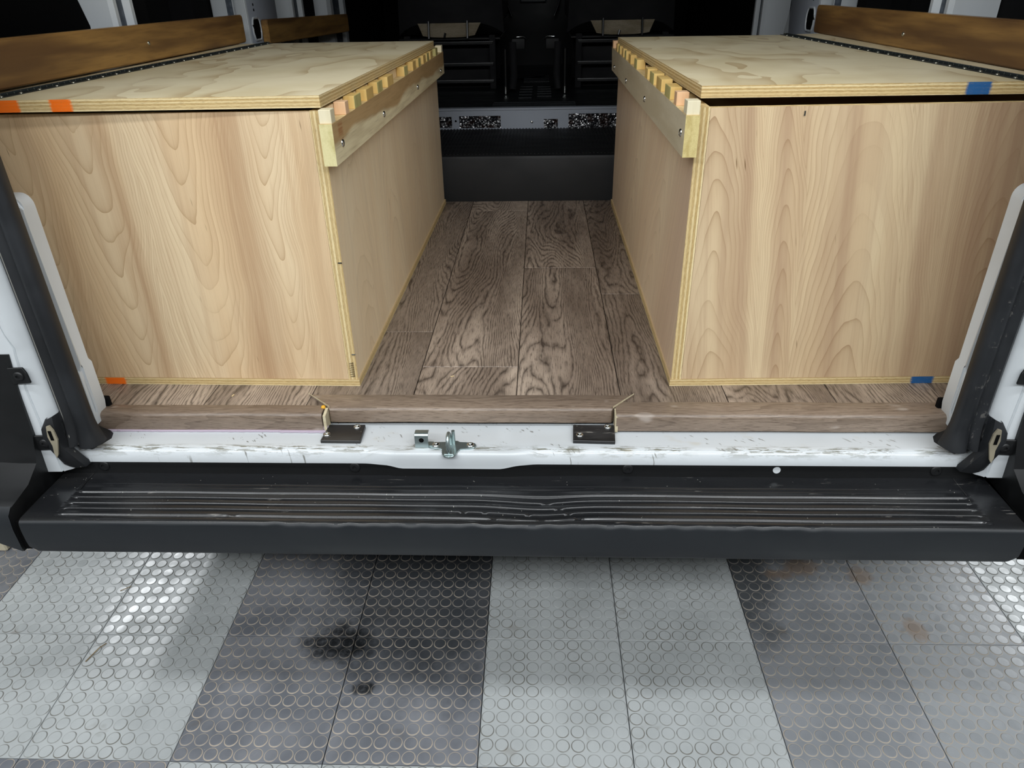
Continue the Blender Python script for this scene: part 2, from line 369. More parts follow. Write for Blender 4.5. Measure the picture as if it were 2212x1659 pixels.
# ---------------------------------------------------------------- mesh helpers
def woff(o):
    v = Vector((0, 0, 0))
    while o: v += o.location; o = o.parent
    return v
def obj(name, bm, mats, parent=None, loc=None, kind=None, label=None, smooth=None, raw=False):
    # meshes are written in world coordinates (or about loc); the object's offset undoes its parent's
    me = bpy.data.meshes.new(name)
    off = woff(parent) if parent and not raw else Vector((0, 0, 0))
    bmesh.ops.recalc_face_normals(bm, faces=bm.faces)
    bm.to_mesh(me); bm.free()
    for m in (mats if isinstance(mats, (list, tuple)) else [mats]): me.materials.append(m)
    o = bpy.data.objects.new(name, me); COL.objects.link(o)
    if parent: o.parent = parent
    o.location = (Vector(loc) if loc is not None else Vector((0, 0, 0))) - off
    if kind: o['kind'] = kind
    if label: o['label'] = label
    if smooth is not None:
        for p in me.polygons: p.use_smooth = True
        me.set_sharp_from_angle(angle=math.radians(smooth))
    return o
def thing(name, label, cat, group=None, loc=(0, 0, 0), rot=(0, 0, 0)):
    o = bpy.data.objects.new(name, None); COL.objects.link(o); o.location = loc; o.rotation_euler = rot; o.empty_display_size = 0.05
    o['label'] = label; o['category'] = cat
    if group: o['group'] = group
    return o
def NB(): return bmesh.new()
def bevel(bm, w, seg=2, faces=None):
    bmesh.ops.bevel(bm, geom=list(bm.edges), offset=w, segments=seg, affect='EDGES', profile=0.6, clamp_overlap=True); return bm
def hexa(bm, base, z0, z1, mi=None):
    """prism over a quad footprint; mi = (sides.., top, bottom) material index per face"""
    lo = [bm.verts.new((x, y, z0)) for x, y in base]; hi = [bm.verts.new((x, y, z1)) for x, y in base]
    n = len(base); fs = []
    for i in range(n): fs.append(bm.faces.new((lo[i], lo[(i + 1) % n], hi[(i + 1) % n], hi[i])))
    fs.append(bm.faces.new(hi)); fs.append(bm.faces.new(lo[::-1]))
    if mi:
        for f, k in zip(fs, mi): f.material_index = k
    return bm
def box(bm, x0, x1, y0, y1, z0, z1, mi=None): return hexa(bm, [(x0, y0), (x1, y0), (x1, y1), (x0, y1)], z0, z1, mi)
def extr(bm, pts, d):
    """polygon pts (3d) extruded by vector d"""
    a = [bm.verts.new(p) for p in pts]; b = [bm.verts.new(Vector(p) + Vector(d)) for p in pts]; n = len(pts)
    for i in range(n): bm.faces.new((a[i], a[(i + 1) % n], b[(i + 1) % n], b[i]))
    bm.faces.new(a[::-1]); bm.faces.new(b); return bm
def lathe(bm, prof, seg=20, loc=(0, 0, 0), ax=(0, 0, 1)):
    """prof = (r, h); axis ax"""
    q = Vector((0, 0, 1)).rotation_difference(Vector(ax).normalized()); loc = Vector(loc); rings = []
    for r, h in prof:
        if r < 1e-6: rings.append([bm.verts.new(loc + q @ Vector((0, 0, h)))])
        else: rings.append([bm.verts.new(loc + q @ Vector((r * math.cos(2 * PI * i / seg), r * math.sin(2 * PI * i / seg), h))) for i in range(seg)])
    for a, b in zip(rings, rings[1:]):
        for i in range(seg):
            j = (i + 1) % seg
            if len(a) == 1 and len(b) == 1: continue
            if len(a) == 1: bm.faces.new((a[0], b[i], b[j]))
            elif len(b) == 1: bm.faces.new((a[i], a[j], b[0]))
            else: bm.faces.new((a[i], a[j], b[j], b[i]))
    return bm
def grid(bm, rows, closed=False):
    """rows: list of lists of points (same length) -> quads"""
    vs = [[bm.verts.new(p) for p in r] for r in rows]
    for a, b in zip(vs, vs[1:]):
        n = len(a)
        for i in range(n if closed else n - 1):
            j = (i + 1) % n
            bm.faces.new((a[i], a[j], b[j], b[i]))
    return vs
def tube(bm, pts, r, seg=10, cap=True, squash=1.0):
    pts = [Vector(p) for p in pts]; rows = []; up = Vector((0.013, 0.02, 1)).normalized()
    for i, p in enumerate(pts):
        t = (pts[min(i + 1, len(pts) - 1)] - pts[max(i - 1, 0)]).normalized()
        s = t.cross(up)
        if s.length < 1e-3: s = t.cross(Vector((1, 0, 0)))
        s.normalize(); u = s.cross(t)
        rows.append([p + s * r * math.cos(2 * PI * k / seg) + u * r * squash * math.sin(2 * PI * k / seg) for k in range(seg)])
    vs = grid(bm, rows, True)
    if cap: bm.faces.new(vs[0][::-1]); bm.faces.new(vs[-1])
    return bm
def screw(parent, loc, ax, r, mat=None, name='screw', dome=0.45, label=None):
    bm = NB()
    lathe(bm, [(0, -r * 0.3), (r, -r * 0.3), (r, 0.04 * r), (r * 0.92, dome * r * 0.55), (r * 0.7, dome * r * 0.85), (r * 0.38, dome * r), (r * 0.36, dome * r * 0.4), (0, dome * r * 0.35)], 18, (0, 0, 0), ax)
    o = obj(name, bm, mat or STEEL, parent, Vector(loc), smooth=40, label=label)
    return o
def sstep(a, b, x):
    t = max(0, min(1, (x - a) / (b - a))); return t * t * (3 - 2 * t)

# ================================================================ GARAGE FLOOR (the van sits 1.4 degrees nose-up to it)
fl = bpy.data.objects.new('floor', None); COL.objects.link(fl); fl['kind'] = 'structure'; fl['label'] = 'garage floor of interlocking round-stud plastic tiles in light and dark grey'
rt = 0.00606
X0, Y1 = -0.1179, 1.1528
ex = Vector((math.cos(rt), math.sin(rt), 0)); ey = Vector((-math.sin(rt), math.cos(rt), 0))
ex.z = 0.024 * ex.y - 0.00147 * ex.x; ey.z = 0.024 * ey.y - 0.00147 * ey.x
ex.normalize(); ez = ex.cross(ey).normalized(); ey = ez.cross(ex)
fl.matrix_world = Matrix(((ex.x, ey.x, ez.x, 0), (ex.y, ey.y, ez.y, 0), (ex.z, ey.z, ez.z, -0.6898), (0, 0, 0, 1)))
bm = NB(); g = 0.0009; hexa(bm, [(g, g), (TP - g, g), (TP - g, TP - g), (g, TP - g)], -0.012, 0.0)
top = [e for e in bm.edges if all(v.co.z > -0.001 for v in e.verts)]
bmesh.ops.bevel(bm, geom=top, offset=0.0006, segments=1, affect='EDGES')
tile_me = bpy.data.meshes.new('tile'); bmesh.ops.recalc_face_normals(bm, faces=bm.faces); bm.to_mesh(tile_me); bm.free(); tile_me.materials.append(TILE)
bm = NB()
for a in range(10):
    for b in range(10):
        c = ((a + 0.5) * CP, (b + 0.5) * CP, 0)
        seg = 20; rr = CP * 0.425
        lathe(bm, [(rr, -0.0003), (rr - 0.0007, 0.0011), (rr - 0.0016, 0.0014), (0, 0.0014)], seg, c)
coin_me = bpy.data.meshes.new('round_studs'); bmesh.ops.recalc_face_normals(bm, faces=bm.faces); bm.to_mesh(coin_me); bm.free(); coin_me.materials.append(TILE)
for p in coin_me.polygons: p.use_smooth = True
coin_me.set_sharp_from_angle(angle=math.radians(10))
for i in range(-8, 8):
    for j in range(-6, 6):
        sh = 0.0 if (math.floor(i / 2) + math.floor((j + 1) / 2)) % 2 == 0 else 1.0
        if i >= 2 and i < 4 and j in (-1, 0): sh = 0.80 if i == 2 else 0.62
        sd = random.random()
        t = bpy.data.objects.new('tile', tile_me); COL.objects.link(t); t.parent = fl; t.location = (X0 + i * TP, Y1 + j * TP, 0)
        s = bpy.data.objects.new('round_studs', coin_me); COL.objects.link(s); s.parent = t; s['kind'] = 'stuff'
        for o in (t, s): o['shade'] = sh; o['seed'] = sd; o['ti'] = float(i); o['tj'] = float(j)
bm = NB(); box(bm, -6, 6, -6, 8, -0.10, -0.0125)
obj('subfloor_slab', bm, SLAB, fl, raw=True)
GWALL = M('garage_wall_paint', 0.7, 0.3, col=(205, 206, 204)).m
for nm, bb in (('wall_left', (-5.2, -5.0, -5, 7.4, -0.86, 2.6)), ('wall_right', (5.0, 5.2, -5, 7.4, -0.86, 2.6)), ('wall_front', (-5.2, 5.2, 7.2, 7.4, -0.86, 2.6)), ('wall_back', (-5.2, 5.2, -5.2, -5.0, -0.86, 2.6)), ('ceiling', (-5.2, 5.2, -5.2, 7.4, 2.6, 2.7))):
    o = obj(nm, box(NB(), *bb), GWALL); o['kind'] = 'structure'

# ================================================================ VAN
XC = -0.048
van = thing('cargo_van', 'white cargo van seen through its open rear doorway, black plastic bumper step below', 'van', loc=(0, 0, 0))
def P(name, bm, mats, parent=van, **k): return obj(name, bm, mats, parent, **k)
def mir(f):                      # run a builder for the left (s=1) and the right side (s=-1)
    for s in (1, -1): f(s)
def mx(s, x): return x if s > 0 else 2 * XC - x
# --- load floor: sheet vinyl printed as planks, every plank its own piece
bm = NB(); box(bm, -0.98, 0.88, 1.096, 2.47, -0.022, -0.0016)
lf = P('load_floor', bm, HOLE, label='load floor covered in brown wood-look plank vinyl')
PW = 0.190; LX = -0.235
joints = {0: 1.246, -1: 1.409, 1: 1.808, 2: 1.622, -2: 1.90, -3: 1.33, -4: 1.7, 3: 1.42, 4: 1.95, 5: 1.3}
PL = 1.109
for k, jy in joints.items():
    x0 = LX + k * PW; xa, xb = max(x0, -0.98), min(x0 + PW, 0.88)
    y = jy - 2 * PL
    while y < 2.49:
        ya, yb = max(y, 1.0905), min(y + PL, 2.475)
        if yb - ya > 0.01:
            g = 0.0007
            bm = NB(); box(bm, xa - x0 + g, xb - x0 - g, ya - y + g, yb - y - g, -0.0016, 0.0)
            tp = [e for e in bm.edges if all(v.co.z > -0.0005 for v in e.verts)]
            bmesh.ops.bevel(bm, geom=tp, offset=0.0008, segments=1, affect='EDGES')
            o = obj('plank', bm, PLANK, lf, loc=(x0, y, 0))
            o['seed'] = random.random() * 6; o['tone'] = {0: 0.05, 1: 0.05, -1: 0.45, 2: 0.4}.get(k, 0.2) + random.uniform(-.05, .15)
        y += PL
# --- vinyl nosing: a bull-nosed edge strip in three lengths
def nosing(name, x0, x1, yb, yn, zb, ext0=0, ext1=0):
    prof = [(yb, 0.0002), (yb, 0.0030), (yb - 0.002, 0.0042)]
    for k in range(7):
        a = PI / 2 * k / 6; prof.append((yn + 0.007 - 0.008 * math.sin(a), -0.0045 + 0.0088 * math.cos(a)))
    prof += [(yn - 0.0015, zb * 0.5), (yn - 0.001, zb), (yn + 0.006, zb), (yn + 0.006, 0.0002)]
    bm = NB(); rows = []
    n = 24
    for i in range(n + 1):
        u = i / n; row = []
        for (y, z) in prof:
            f = max(0, min(1, (y - yn) / (yb - yn)))
            x = x0 + ext0 * f + (x1 + ext1 * f - x0 - ext0 * f) * u
            row.append((x, y + 0.0004 * math.sin(x * 21), z + 0.0003 * math.sin(x * 33 + y * 90)))
        rows.append(row)
    vs = grid(bm, rows, True); bm.faces.new(vs[0]); bm.faces.new(vs[-1][::-1])
    return P(name, bm, NOSE, smooth=40)
nC = nosing('floor_nosing', -0.377, 0.124, 1.130, 1.080, -0.024, -0.050, 0.043)
nL = nosing('floor_nosing', -0.815, -0.387, 1.092, 1.060, -0.032)
nR = nosing('floor_nosing', 0.131, 0.715, 1.106, 1.060, -0.028)
# raw mitre edges where the nosings meet: split vinyl lips, adhesive, foam
for s, (xa, xb) in ((1, (-0.430, -0.379)), (-1, (0.169, 0.128))):
    bm = NB(); extr(bm, [(xa, 1.131, 0.0045), (xb, 1.082, 0.0048), (xb, 1.082, 0.0085), (xa, 1.131, 0.0062)], (0.0018 * s, -0.001, 0))
    obj('split_edge_lip', bm, RAWPLY, nC)
    bm = NB(); extr(bm, [(xb - 0.006 * s, 1.082, 0.004), (xb - 0.006 * s, 1.060, 0.000), (xb - 0.006 * s, 1.058, -0.030), (xb - 0.006 * s, 1.082, -0.030)], (0.005 * s, 0, 0))
    obj('raw_joint_edge', bm, RAWPLY, nC)
bm = NB(); lathe(bm, [(0, .004), (.003, .0035), (.0045, 0), (.003, -.003), (0, -.004)], 8, (-0.389, 1.083, 0.004), (0, -1, 0.4)); obj('yellow_glue_blob', bm, M('yellow_glue', 0.5, col=(226, 168, 40)).m, nC, smooth=60)
bm = NB()
rows = []
for i in range(60):
    x = -0.80 + i * 0.0072; w = 0.0004 + 0.0018 * math.sin(i * 1.9) ** 2 * (0.4 + 0.6 * math.sin(i * 0.31) ** 2) + (0.0018 if i > 46 else 0)
    rows.append([(x, 1.0595, -0.0285), (x, 1.0585 - w, -0.0290), (x, 1.0575 - w, -0.0315), (x, 1.0595, -0.0325)])
grid(bm, rows); obj('foam_seal_edge', bm, FOAM, nL)
bm = NB(); lathe(bm, [(0, .006), (.004, .004), (.006, 0), (0, -.004)], 7, (-0.384, 1.064, -0.026), (0, -1, .3)); obj('foam_tuft', bm, FOAM, nL)

# --- rear sill, white painted steel with a bulge for the latch
def sill_edge(x):                       # how far the sill face stands out
    return 0.0045 * sstep(-0.305, -0.262, x) * sstep(-0.005, -0.045, x)
def sill_drop(x): return 0.007 * sstep(-0.268, -0.235, x) * sstep(-0.035, -0.072, x)
bm = NB(); rows = []
N = 220
for i in range(N + 1):
    x = -0.812 + (0.715 + 0.812) * i / N
    e, d = sill_edge(x), sill_drop(x)
    flat = sstep(-0.300, -0.240, x) * sstep(0.0, -0.06, x)     # platform reaches further out here
    q = 0.010 * flat
    row = [(x, 1.11, -0.0335), (x, 1.055, -0.0325), (x, 1.045, -0.0322 + 0.0012 * flat)]
    row += [(x, 1.014 - q, -0.0302), (x, 1.008 - q - e, -0.0304), (x, 1.0035 - q * .8 - e, -0.0322), (x, 1.000 - q * .55 - e, -0.0360),
            (x, 0.9965 - q * .3 - e, -0.0430), (x, 0.9945 - e, -0.050 - d * .6), (x, 0.9945 - e, -0.0545 - d), (x, 0.9975 - e, -0.0565 - d), (x, 1.004, -0.0575 - d), (x, 1.03, -0.062 - d)]
    # shallow pressed channel around the latch platform
    ch = 0.0016 * math.exp(-((math.hypot((x + 0.153) / 1.9, 0) - 0.047) / 0.006) ** 2)
    row = [(a, b, c - (ch if 1.002 < b < 1.05 else 0)) for a, b, c in row]
    rows.append(row)
vs = grid(bm, rows)
sill = P('rear_sill', bm, SILLP, smooth=50, label='white painted rear sill, scratched, bulged round the latch striker')
bm = NB(); box(bm, -0.83, 0.73, 1.03, 1.30, -0.145, -0.064); P('sill_panel', bm, BLACKP)
# rubber rest pads
for (xs, nm) in (([(-0.379, 1.071), (-0.314, 1.071), (-0.312, 1.019), (-0.382, 1.020)], 0), ([(0.057, 1.0735), (0.130, 1.073), (0.1265, 1.0205), (0.055, 1.0235)], 1)):
    bm = NB(); hexa(bm, xs[::-1], -0.0315, -0.0245); bevel(bm, 0.0008, 1)
    pd = obj('rubber_pad', bm, PADM, sill, label='black rubber rest pad held by two bright screws')
    for (a, b) in (((-0.375, 1.038), (-0.327, 1.063)) if nm == 0 else ((0.067, 1.040), (0.117, 1.066))):
        screw(pd, (a, b, -0.0243), (0, -0.05, 1), 0.0068, STEEL)
# latch striker
ST = []
def arc(cx, cy, r, a0, a1, n=8): return [(cx + r * math.cos(math.radians(a0 + (a1 - a0) * i / n)), cy + r * math.sin(math.radians(a0 + (a1 - a0) * i / n))) for i in range(n + 1)]
pts = [(-0.192, 1.021), (-0.192, 1.008), (-0.188, 1.004), (-0.180, 1.002), (-0.168, 1.002), (-0.167, 0.990)] + arc(-0.154, 0.989, 0.0125, 180, 360) + [(-0.141, 0.994), (-0.137, 1.001), (-0.121, 1.0025)] + arc(-0.119, 1.0115, 0.0085, -90, 90) + [(-0.140, 1.0205), (-0.143, 1.025), (-0.158, 1.026), (-0.163, 1.021)]
bm = NB(); extr(bm, [(x, y, -0.0305) for x, y in pts], (0, 0, 0.0032)); bevel(bm, 0.0007, 1)
stk = obj('latch_striker', bm, ZINC, sill, label='zinc plated latch striker plate with a loop and bolt tab')
bm = NB(); tube(bm, [(-0.154, 0.984, -0.028), (-0.154, 0.9835, -0.020), (-0.155, 0.984, -0.010), (-0.155, 0.987, -0.001), (-0.1552, 0.993, 0.0042), (-0.155, 1.001, 0.0035), (-0.1545, 1.008, -0.003), (-0.154, 1.012, -0.014), (-0.154, 1.013, -0.028)], 0.0032, 10, squash=1.0)
obj('striker_loop', bm, ZINC, stk, smooth=60)
bm = NB(); tube(bm, [(-0.1485, 1.014, -0.028), (-0.1488, 1.014, -0.012), (-0.149, 1.0135, 0.0005)], 0.0030, 10); obj('loop_backing', bm, ZINC, stk, smooth=60)
bm = NB(); extr(bm, [(-0.1625, 0.981, -0.0275), (-0.1455, 0.981, -0.0275), (-0.148, 1.014, -0.0275), (-0.160, 1.014, -0.0275)], (0, 0, 0.002)); bevel(bm, 0.0008, 1); obj('pressed_rib', bm, ZINC, stk)
# upright bolt tab with a curled top
prof = [(1.0065, -0.030), (1.0065, -0.010)] + [(1.0125 - 0.006 * math.cos(math.radians(a)), -0.010 + 0.007 * math.sin(math.radians(a))) for a in range(15, 100, 15)] + [(1.022, -0.0035)]
bm = NB(); rows = [[(-0.2145, y, z), (-0.1915, y, z)] for y, z in prof]
rows2 = [[(-0.2145, y + 0.0022, z - 0.0012), (-0.1915, y + 0.0022, z - 0.0012)] for y, z in prof][::-1]
vs = grid(bm, rows + rows2 + [rows[0]]);
bmesh.ops.remove_doubles(bm, verts=bm.verts, dist=1e-5)
bmesh.ops.holes_fill(bm, edges=[e for e in bm.edges if e.is_boundary])
tab = obj('bolt_tab', bm, ZINC, stk, smooth=50)
bm = NB(); lathe(bm, [(0, 0.0012), (0.0038, 0.0012), (0.0044, 0.0)], 16, (-0.203, 1.0066, -0.0145), (0, -1, 0)); obj('tab_hole', bm, HOLE, stk)
bm = NB(); box(bm, -0.1935, -0.184, 1.0075, 1.0205, -0.0305, -0.0262); obj('tab_web', bm, ZINC, stk)
for x in (-0.1795, -0.1205): screw(stk, (x, 1.0113, -0.0270), (0, -0.1, 1), 0.0068, STEEL)
# --- bumper with ribbed step
def rib(y):
    h = 0
    for ry in (0.9500, 0.9350, 0.9200, 0.9050, 0.8905):
        t = (y - ry) / 0.0030
        if abs(t) < 1: h = max(h, (1 - t * t) ** 0.5)
    return h
ys = [1.012, 1.009, 1.006, 1.0, 0.985, 0.972, 0.966, 0.964]
y = 0.9615
while y > 0.8855: ys.append(y); y -= 0.00085
ys += [0.8850, 0.8842, 0.8835, 0.8815, 0.879]
XA, XB = -0.845, 0.746
xs = []
x = XA
while x < XB - 0.002:
    xs.append(x); x += 0.006 if not (-0.20 < x < 0.16) else 0.003
xs.append(XB)
random.seed(3)
nicks = [(-0.5, 0.8905, 0.004, 1.2), (-0.125, 0.905, 0.004, 1.1), (-0.075, 0.8905, 0.004, 1.3), (-0.02, 0.905, 0.003, .9), (0.0, 0.8905, 0.004, 1), (0.045, 0.905, 0.004, .9), (0.03, 0.920, 0.005, .8), (0.01, 0.935, 0.008, .7), (0.06, 0.8905, 0.005, 1), (-0.09, 0.905, 0.003, .8)]
bm = NB(); rows = []
for x in xs:
    row = []
    dent = math.exp(-((x - 0.00) / 0.075) ** 2) * (1 if x < 0.0 else math.exp(-((x) / 0.06) ** 2) ** 0)
    if x > 0: dent = math.exp(-(x / 0.055) ** 2)
    side = sstep(-0.792, -0.783, x) * sstep(0.694, 0.686, x)
    for y in ys:
        zone = sstep(0.967, 0.963, y) * sstep(0.8830, 0.8850, y)
        hh = rib(y)
        for (nx, ny, nw, na) in nicks:
            if abs(y - ny) < 0.006 and abs(x - nx) < 0.02: hh *= 1 - min(1, na) * math.exp(-((x - nx - (y - ny) * .5) / nw) ** 2) * 1.0
        z = -0.083 + side * zone * (-0.0022 + 0.0034 * hh)
        amt = dent * (0.0062 * sstep(0.975, 0.93, y) * sstep(0.880, 0.893, y) + 0.001)
        z -= amt
        z += 0.0005 * math.sin(x * 9 + 1) + 0.00035 * math.sin(x * 23 + y * 50)
        if y > 1.007: z += (y - 1.007) * 1.2
        row.append((x, y, z))
    zf = row[-1][2]
    wav = 0.0007 * math.sin(x * 70) * math.sin(x * 31 + 2) + 0.0005 * math.sin(x * 160) if -0.45 < x < 0.45 else 0
    for k in range(1, 6):
        a = PI / 2 * k / 5; row.append((x, 0.879 - 0.0095 * math.sin(a) + wav, zf - 0.0095 * (1 - math.cos(a)) + wav))
    row += [(x, 0.8688, -0.105), (x, 0.8695, -0.125), (x, 0.8710, -0.146), (x, 0.8730, -0.1495), (x, 0.880, -0.151), (x, 0.92, -0.151)]
    rows.append(row)
# lower corners of the face are clipped round
vs = grid(bm, rows); bm.faces.new(vs[0]); bm.faces.new(vs[-1][::-1])
for v in bm.verts:
    e = min(v.co.x - XA, XB - v.co.x)
    if v.co.z < -0.14 and e < 0.012: v.co.z += (0.012 - e) * 0.7
for f in bm.faces:
    if f.calc_center_median().z < -0.097 or f.calc_center_median().y < 0.874: f.material_index = 1
bmp = P('rear_bumper', bm, [BUMP, BFACE], smooth=50, label='black plastic rear bumper step with five long dented ribs')
bm = NB(); box(bm, -0.846, 0.747, 0.885, 1.10, -0.145, -0.0955); obj('bumper_core', bm, BLACKP, bmp)
# upright flange behind the step, with push screws and one empty hole
bm = NB(); rows = []
for i in range(121):
    x = -0.835 + (0.735 + 0.835) * i / 120
    lo = 0.006 * sstep(-0.275, -0.245, x) * sstep(-0.03, -0.065, x)
    zt = -0.0500 - lo - 0.0012 * math.sin(x * 5) ** 2
    rows.append([(x, 1.0075, -0.086), (x, 1.0005 - lo * .5, -0.0835), (x, 1.0000 - lo * .5, -0.070), (x, 0.9992 - lo * .5, zt - 0.002), (x, 1.0012 - lo * .5, zt), (x, 1.02, zt + 0.001)])
grid(bm, rows)
fla = obj('flange_strip', bm, BLACKP, bmp, smooth=50)
for x in (-0.767, -0.322, 0.148, 0.662):
    screw(bmp, (x, 0.9995, -0.0665), (0, -1, 0.12), 0.0098, BLACKP, 'push_screw', 0.28)
bm = NB(); lathe(bm, [(0, 0.0006), (0.0062, 0.0006), (0.0066, 0)], 16, (0.3985, 0.9994, -0.067), (0, -1, 0.1)); obj('empty_screw_hole', bm, WHITE, bmp, label='empty screw hole showing white paint')
# flap lines at both ends of the step
for s in (1, -1):
    bm = NB(); a = mx(s, -0.790); b = mx(s, -0.789)
    grid(bm, [[(a - 0.0008, 1.003, -0.0825), (a + 0.0008, 1.003, -0.0825)], [(b - 0.0008, 0.953, -0.0825), (b + 0.0008, 0.953, -0.0825)]]); bmesh.ops.translate(bm, verts=bm.verts, vec=(0, 0, 0.0004)); obj('mould_line', bm, PADM, bmp)

# --- bumper corners + quarter covers
def corner(s):
    bm = NB(); rows = []
    for (dx, dy) in ((0, 0), (-0.03, 0.0), (-0.08, 0.003), (-0.13, 0.010), (-0.17, 0.019), (-0.205, 0.034), (-0.235, 0.062), (-0.246, 0.12), (-0.246, 0.50)):
        up = min(1, -dx / 0.09)
        row = [(-0.836 + dx, 0.9770 + dy, 0.166), (-0.836 + dx, 0.9735 + dy, 0.165), (-0.843 + dx, 0.972 + dy, 0.10), (-0.846 + dx, 0.969 + dy, 0.02), (-0.848 + dx, 0.955 + dy, -0.030), (-0.851 + dx, 0.925 + dy, -0.052),
               (-0.853 + dx, 0.893 + dy, -0.060), (-0.855 + dx, 0.880 + dy, -0.064), (-0.856 + dx, 0.872 + dy, -0.074), (-0.857 + dx, 0.870 + dy, -0.100), (-0.858 + dx, 0.872 + dy, -0.149 + 0.045 * up), (-0.858 + dx, 0.90 + dy, -0.151 + 0.045 * up)]
        rows.append([(mx(s, a), b, c) for a, b, c in row])
    vs = grid(bm, rows)
    inner = [(mx(s, -0.858), 1.02, -0.151), (mx(s, -0.836), 1.02, 0.165)]
    bm.faces.new(list(vs[0]) + [bm.verts.new(p) for p in inner])
    q = P('bumper_corner', bm, BLACKP, smooth=35, label='black bumper corner and quarter cover')
    # face strip of the corner in the lighter bumper plastic
    bm = NB(); rows = []
    for (dx, dy) in ((0, 0), (-0.03, 0.0), (-0.08, 0.003), (-0.13, 0.010), (-0.17, 0.019), (-0.205, 0.034)):
        up = min(1, -dx / 0.09)
        rows.append([(mx(s, a), b, c) for a, b, c in [(-0.8545 + dx, 0.8795 + dy, -0.0615), (-0.8562 + dx, 0.8700 + dy, -0.0735), (-0.857 + dx, 0.8680 + dy, -0.100), (-0.858 + dx, 0.8700 + dy, -0.148 + 0.045 * up)]])
    grid(bm, rows); obj('corner_face', bm, BFACE, q, smooth=60)
    bm = NB(); box(bm, min(mx(s, -0.858), mx(s, -0.846)), max(mx(s, -0.858), mx(s, -0.846)), 0.876, 1.0, -0.147, -0.09); obj('corner_gap_filler', bm, HOLE, q)
    # two screw tabs over the white pillar
    for (z, xa, xb) in ((0.128, -0.845, -0.816), (0.000, -0.850, -0.818)):
        bm = NB(); pts = [(xa, z + 0.015), (xb - 0.004, z + 0.016), (xb, z + 0.006), (xb + 0.001, z - 0.012), (xa, z - 0.014)]
        extr(bm, [(mx(s, a), 0.9735, b) for a, b in pts], (0, -0.004, 0)); bevel(bm, 0.001, 1)
        tb = obj('screw_tab', bm, BLACKP, q)
        screw(q, (mx(s, xb - 0.014), 0.969, z + 0.001), (0, -1, 0), 0.0085, BLACKP, 'push_screw', 0.35)
    screw(q, (mx(s, -0.838), 0.9755, 0.218), (0, -1, 0), 0.0052, STEEL, 'pillar_bolt', 0.5)
mir(corner)
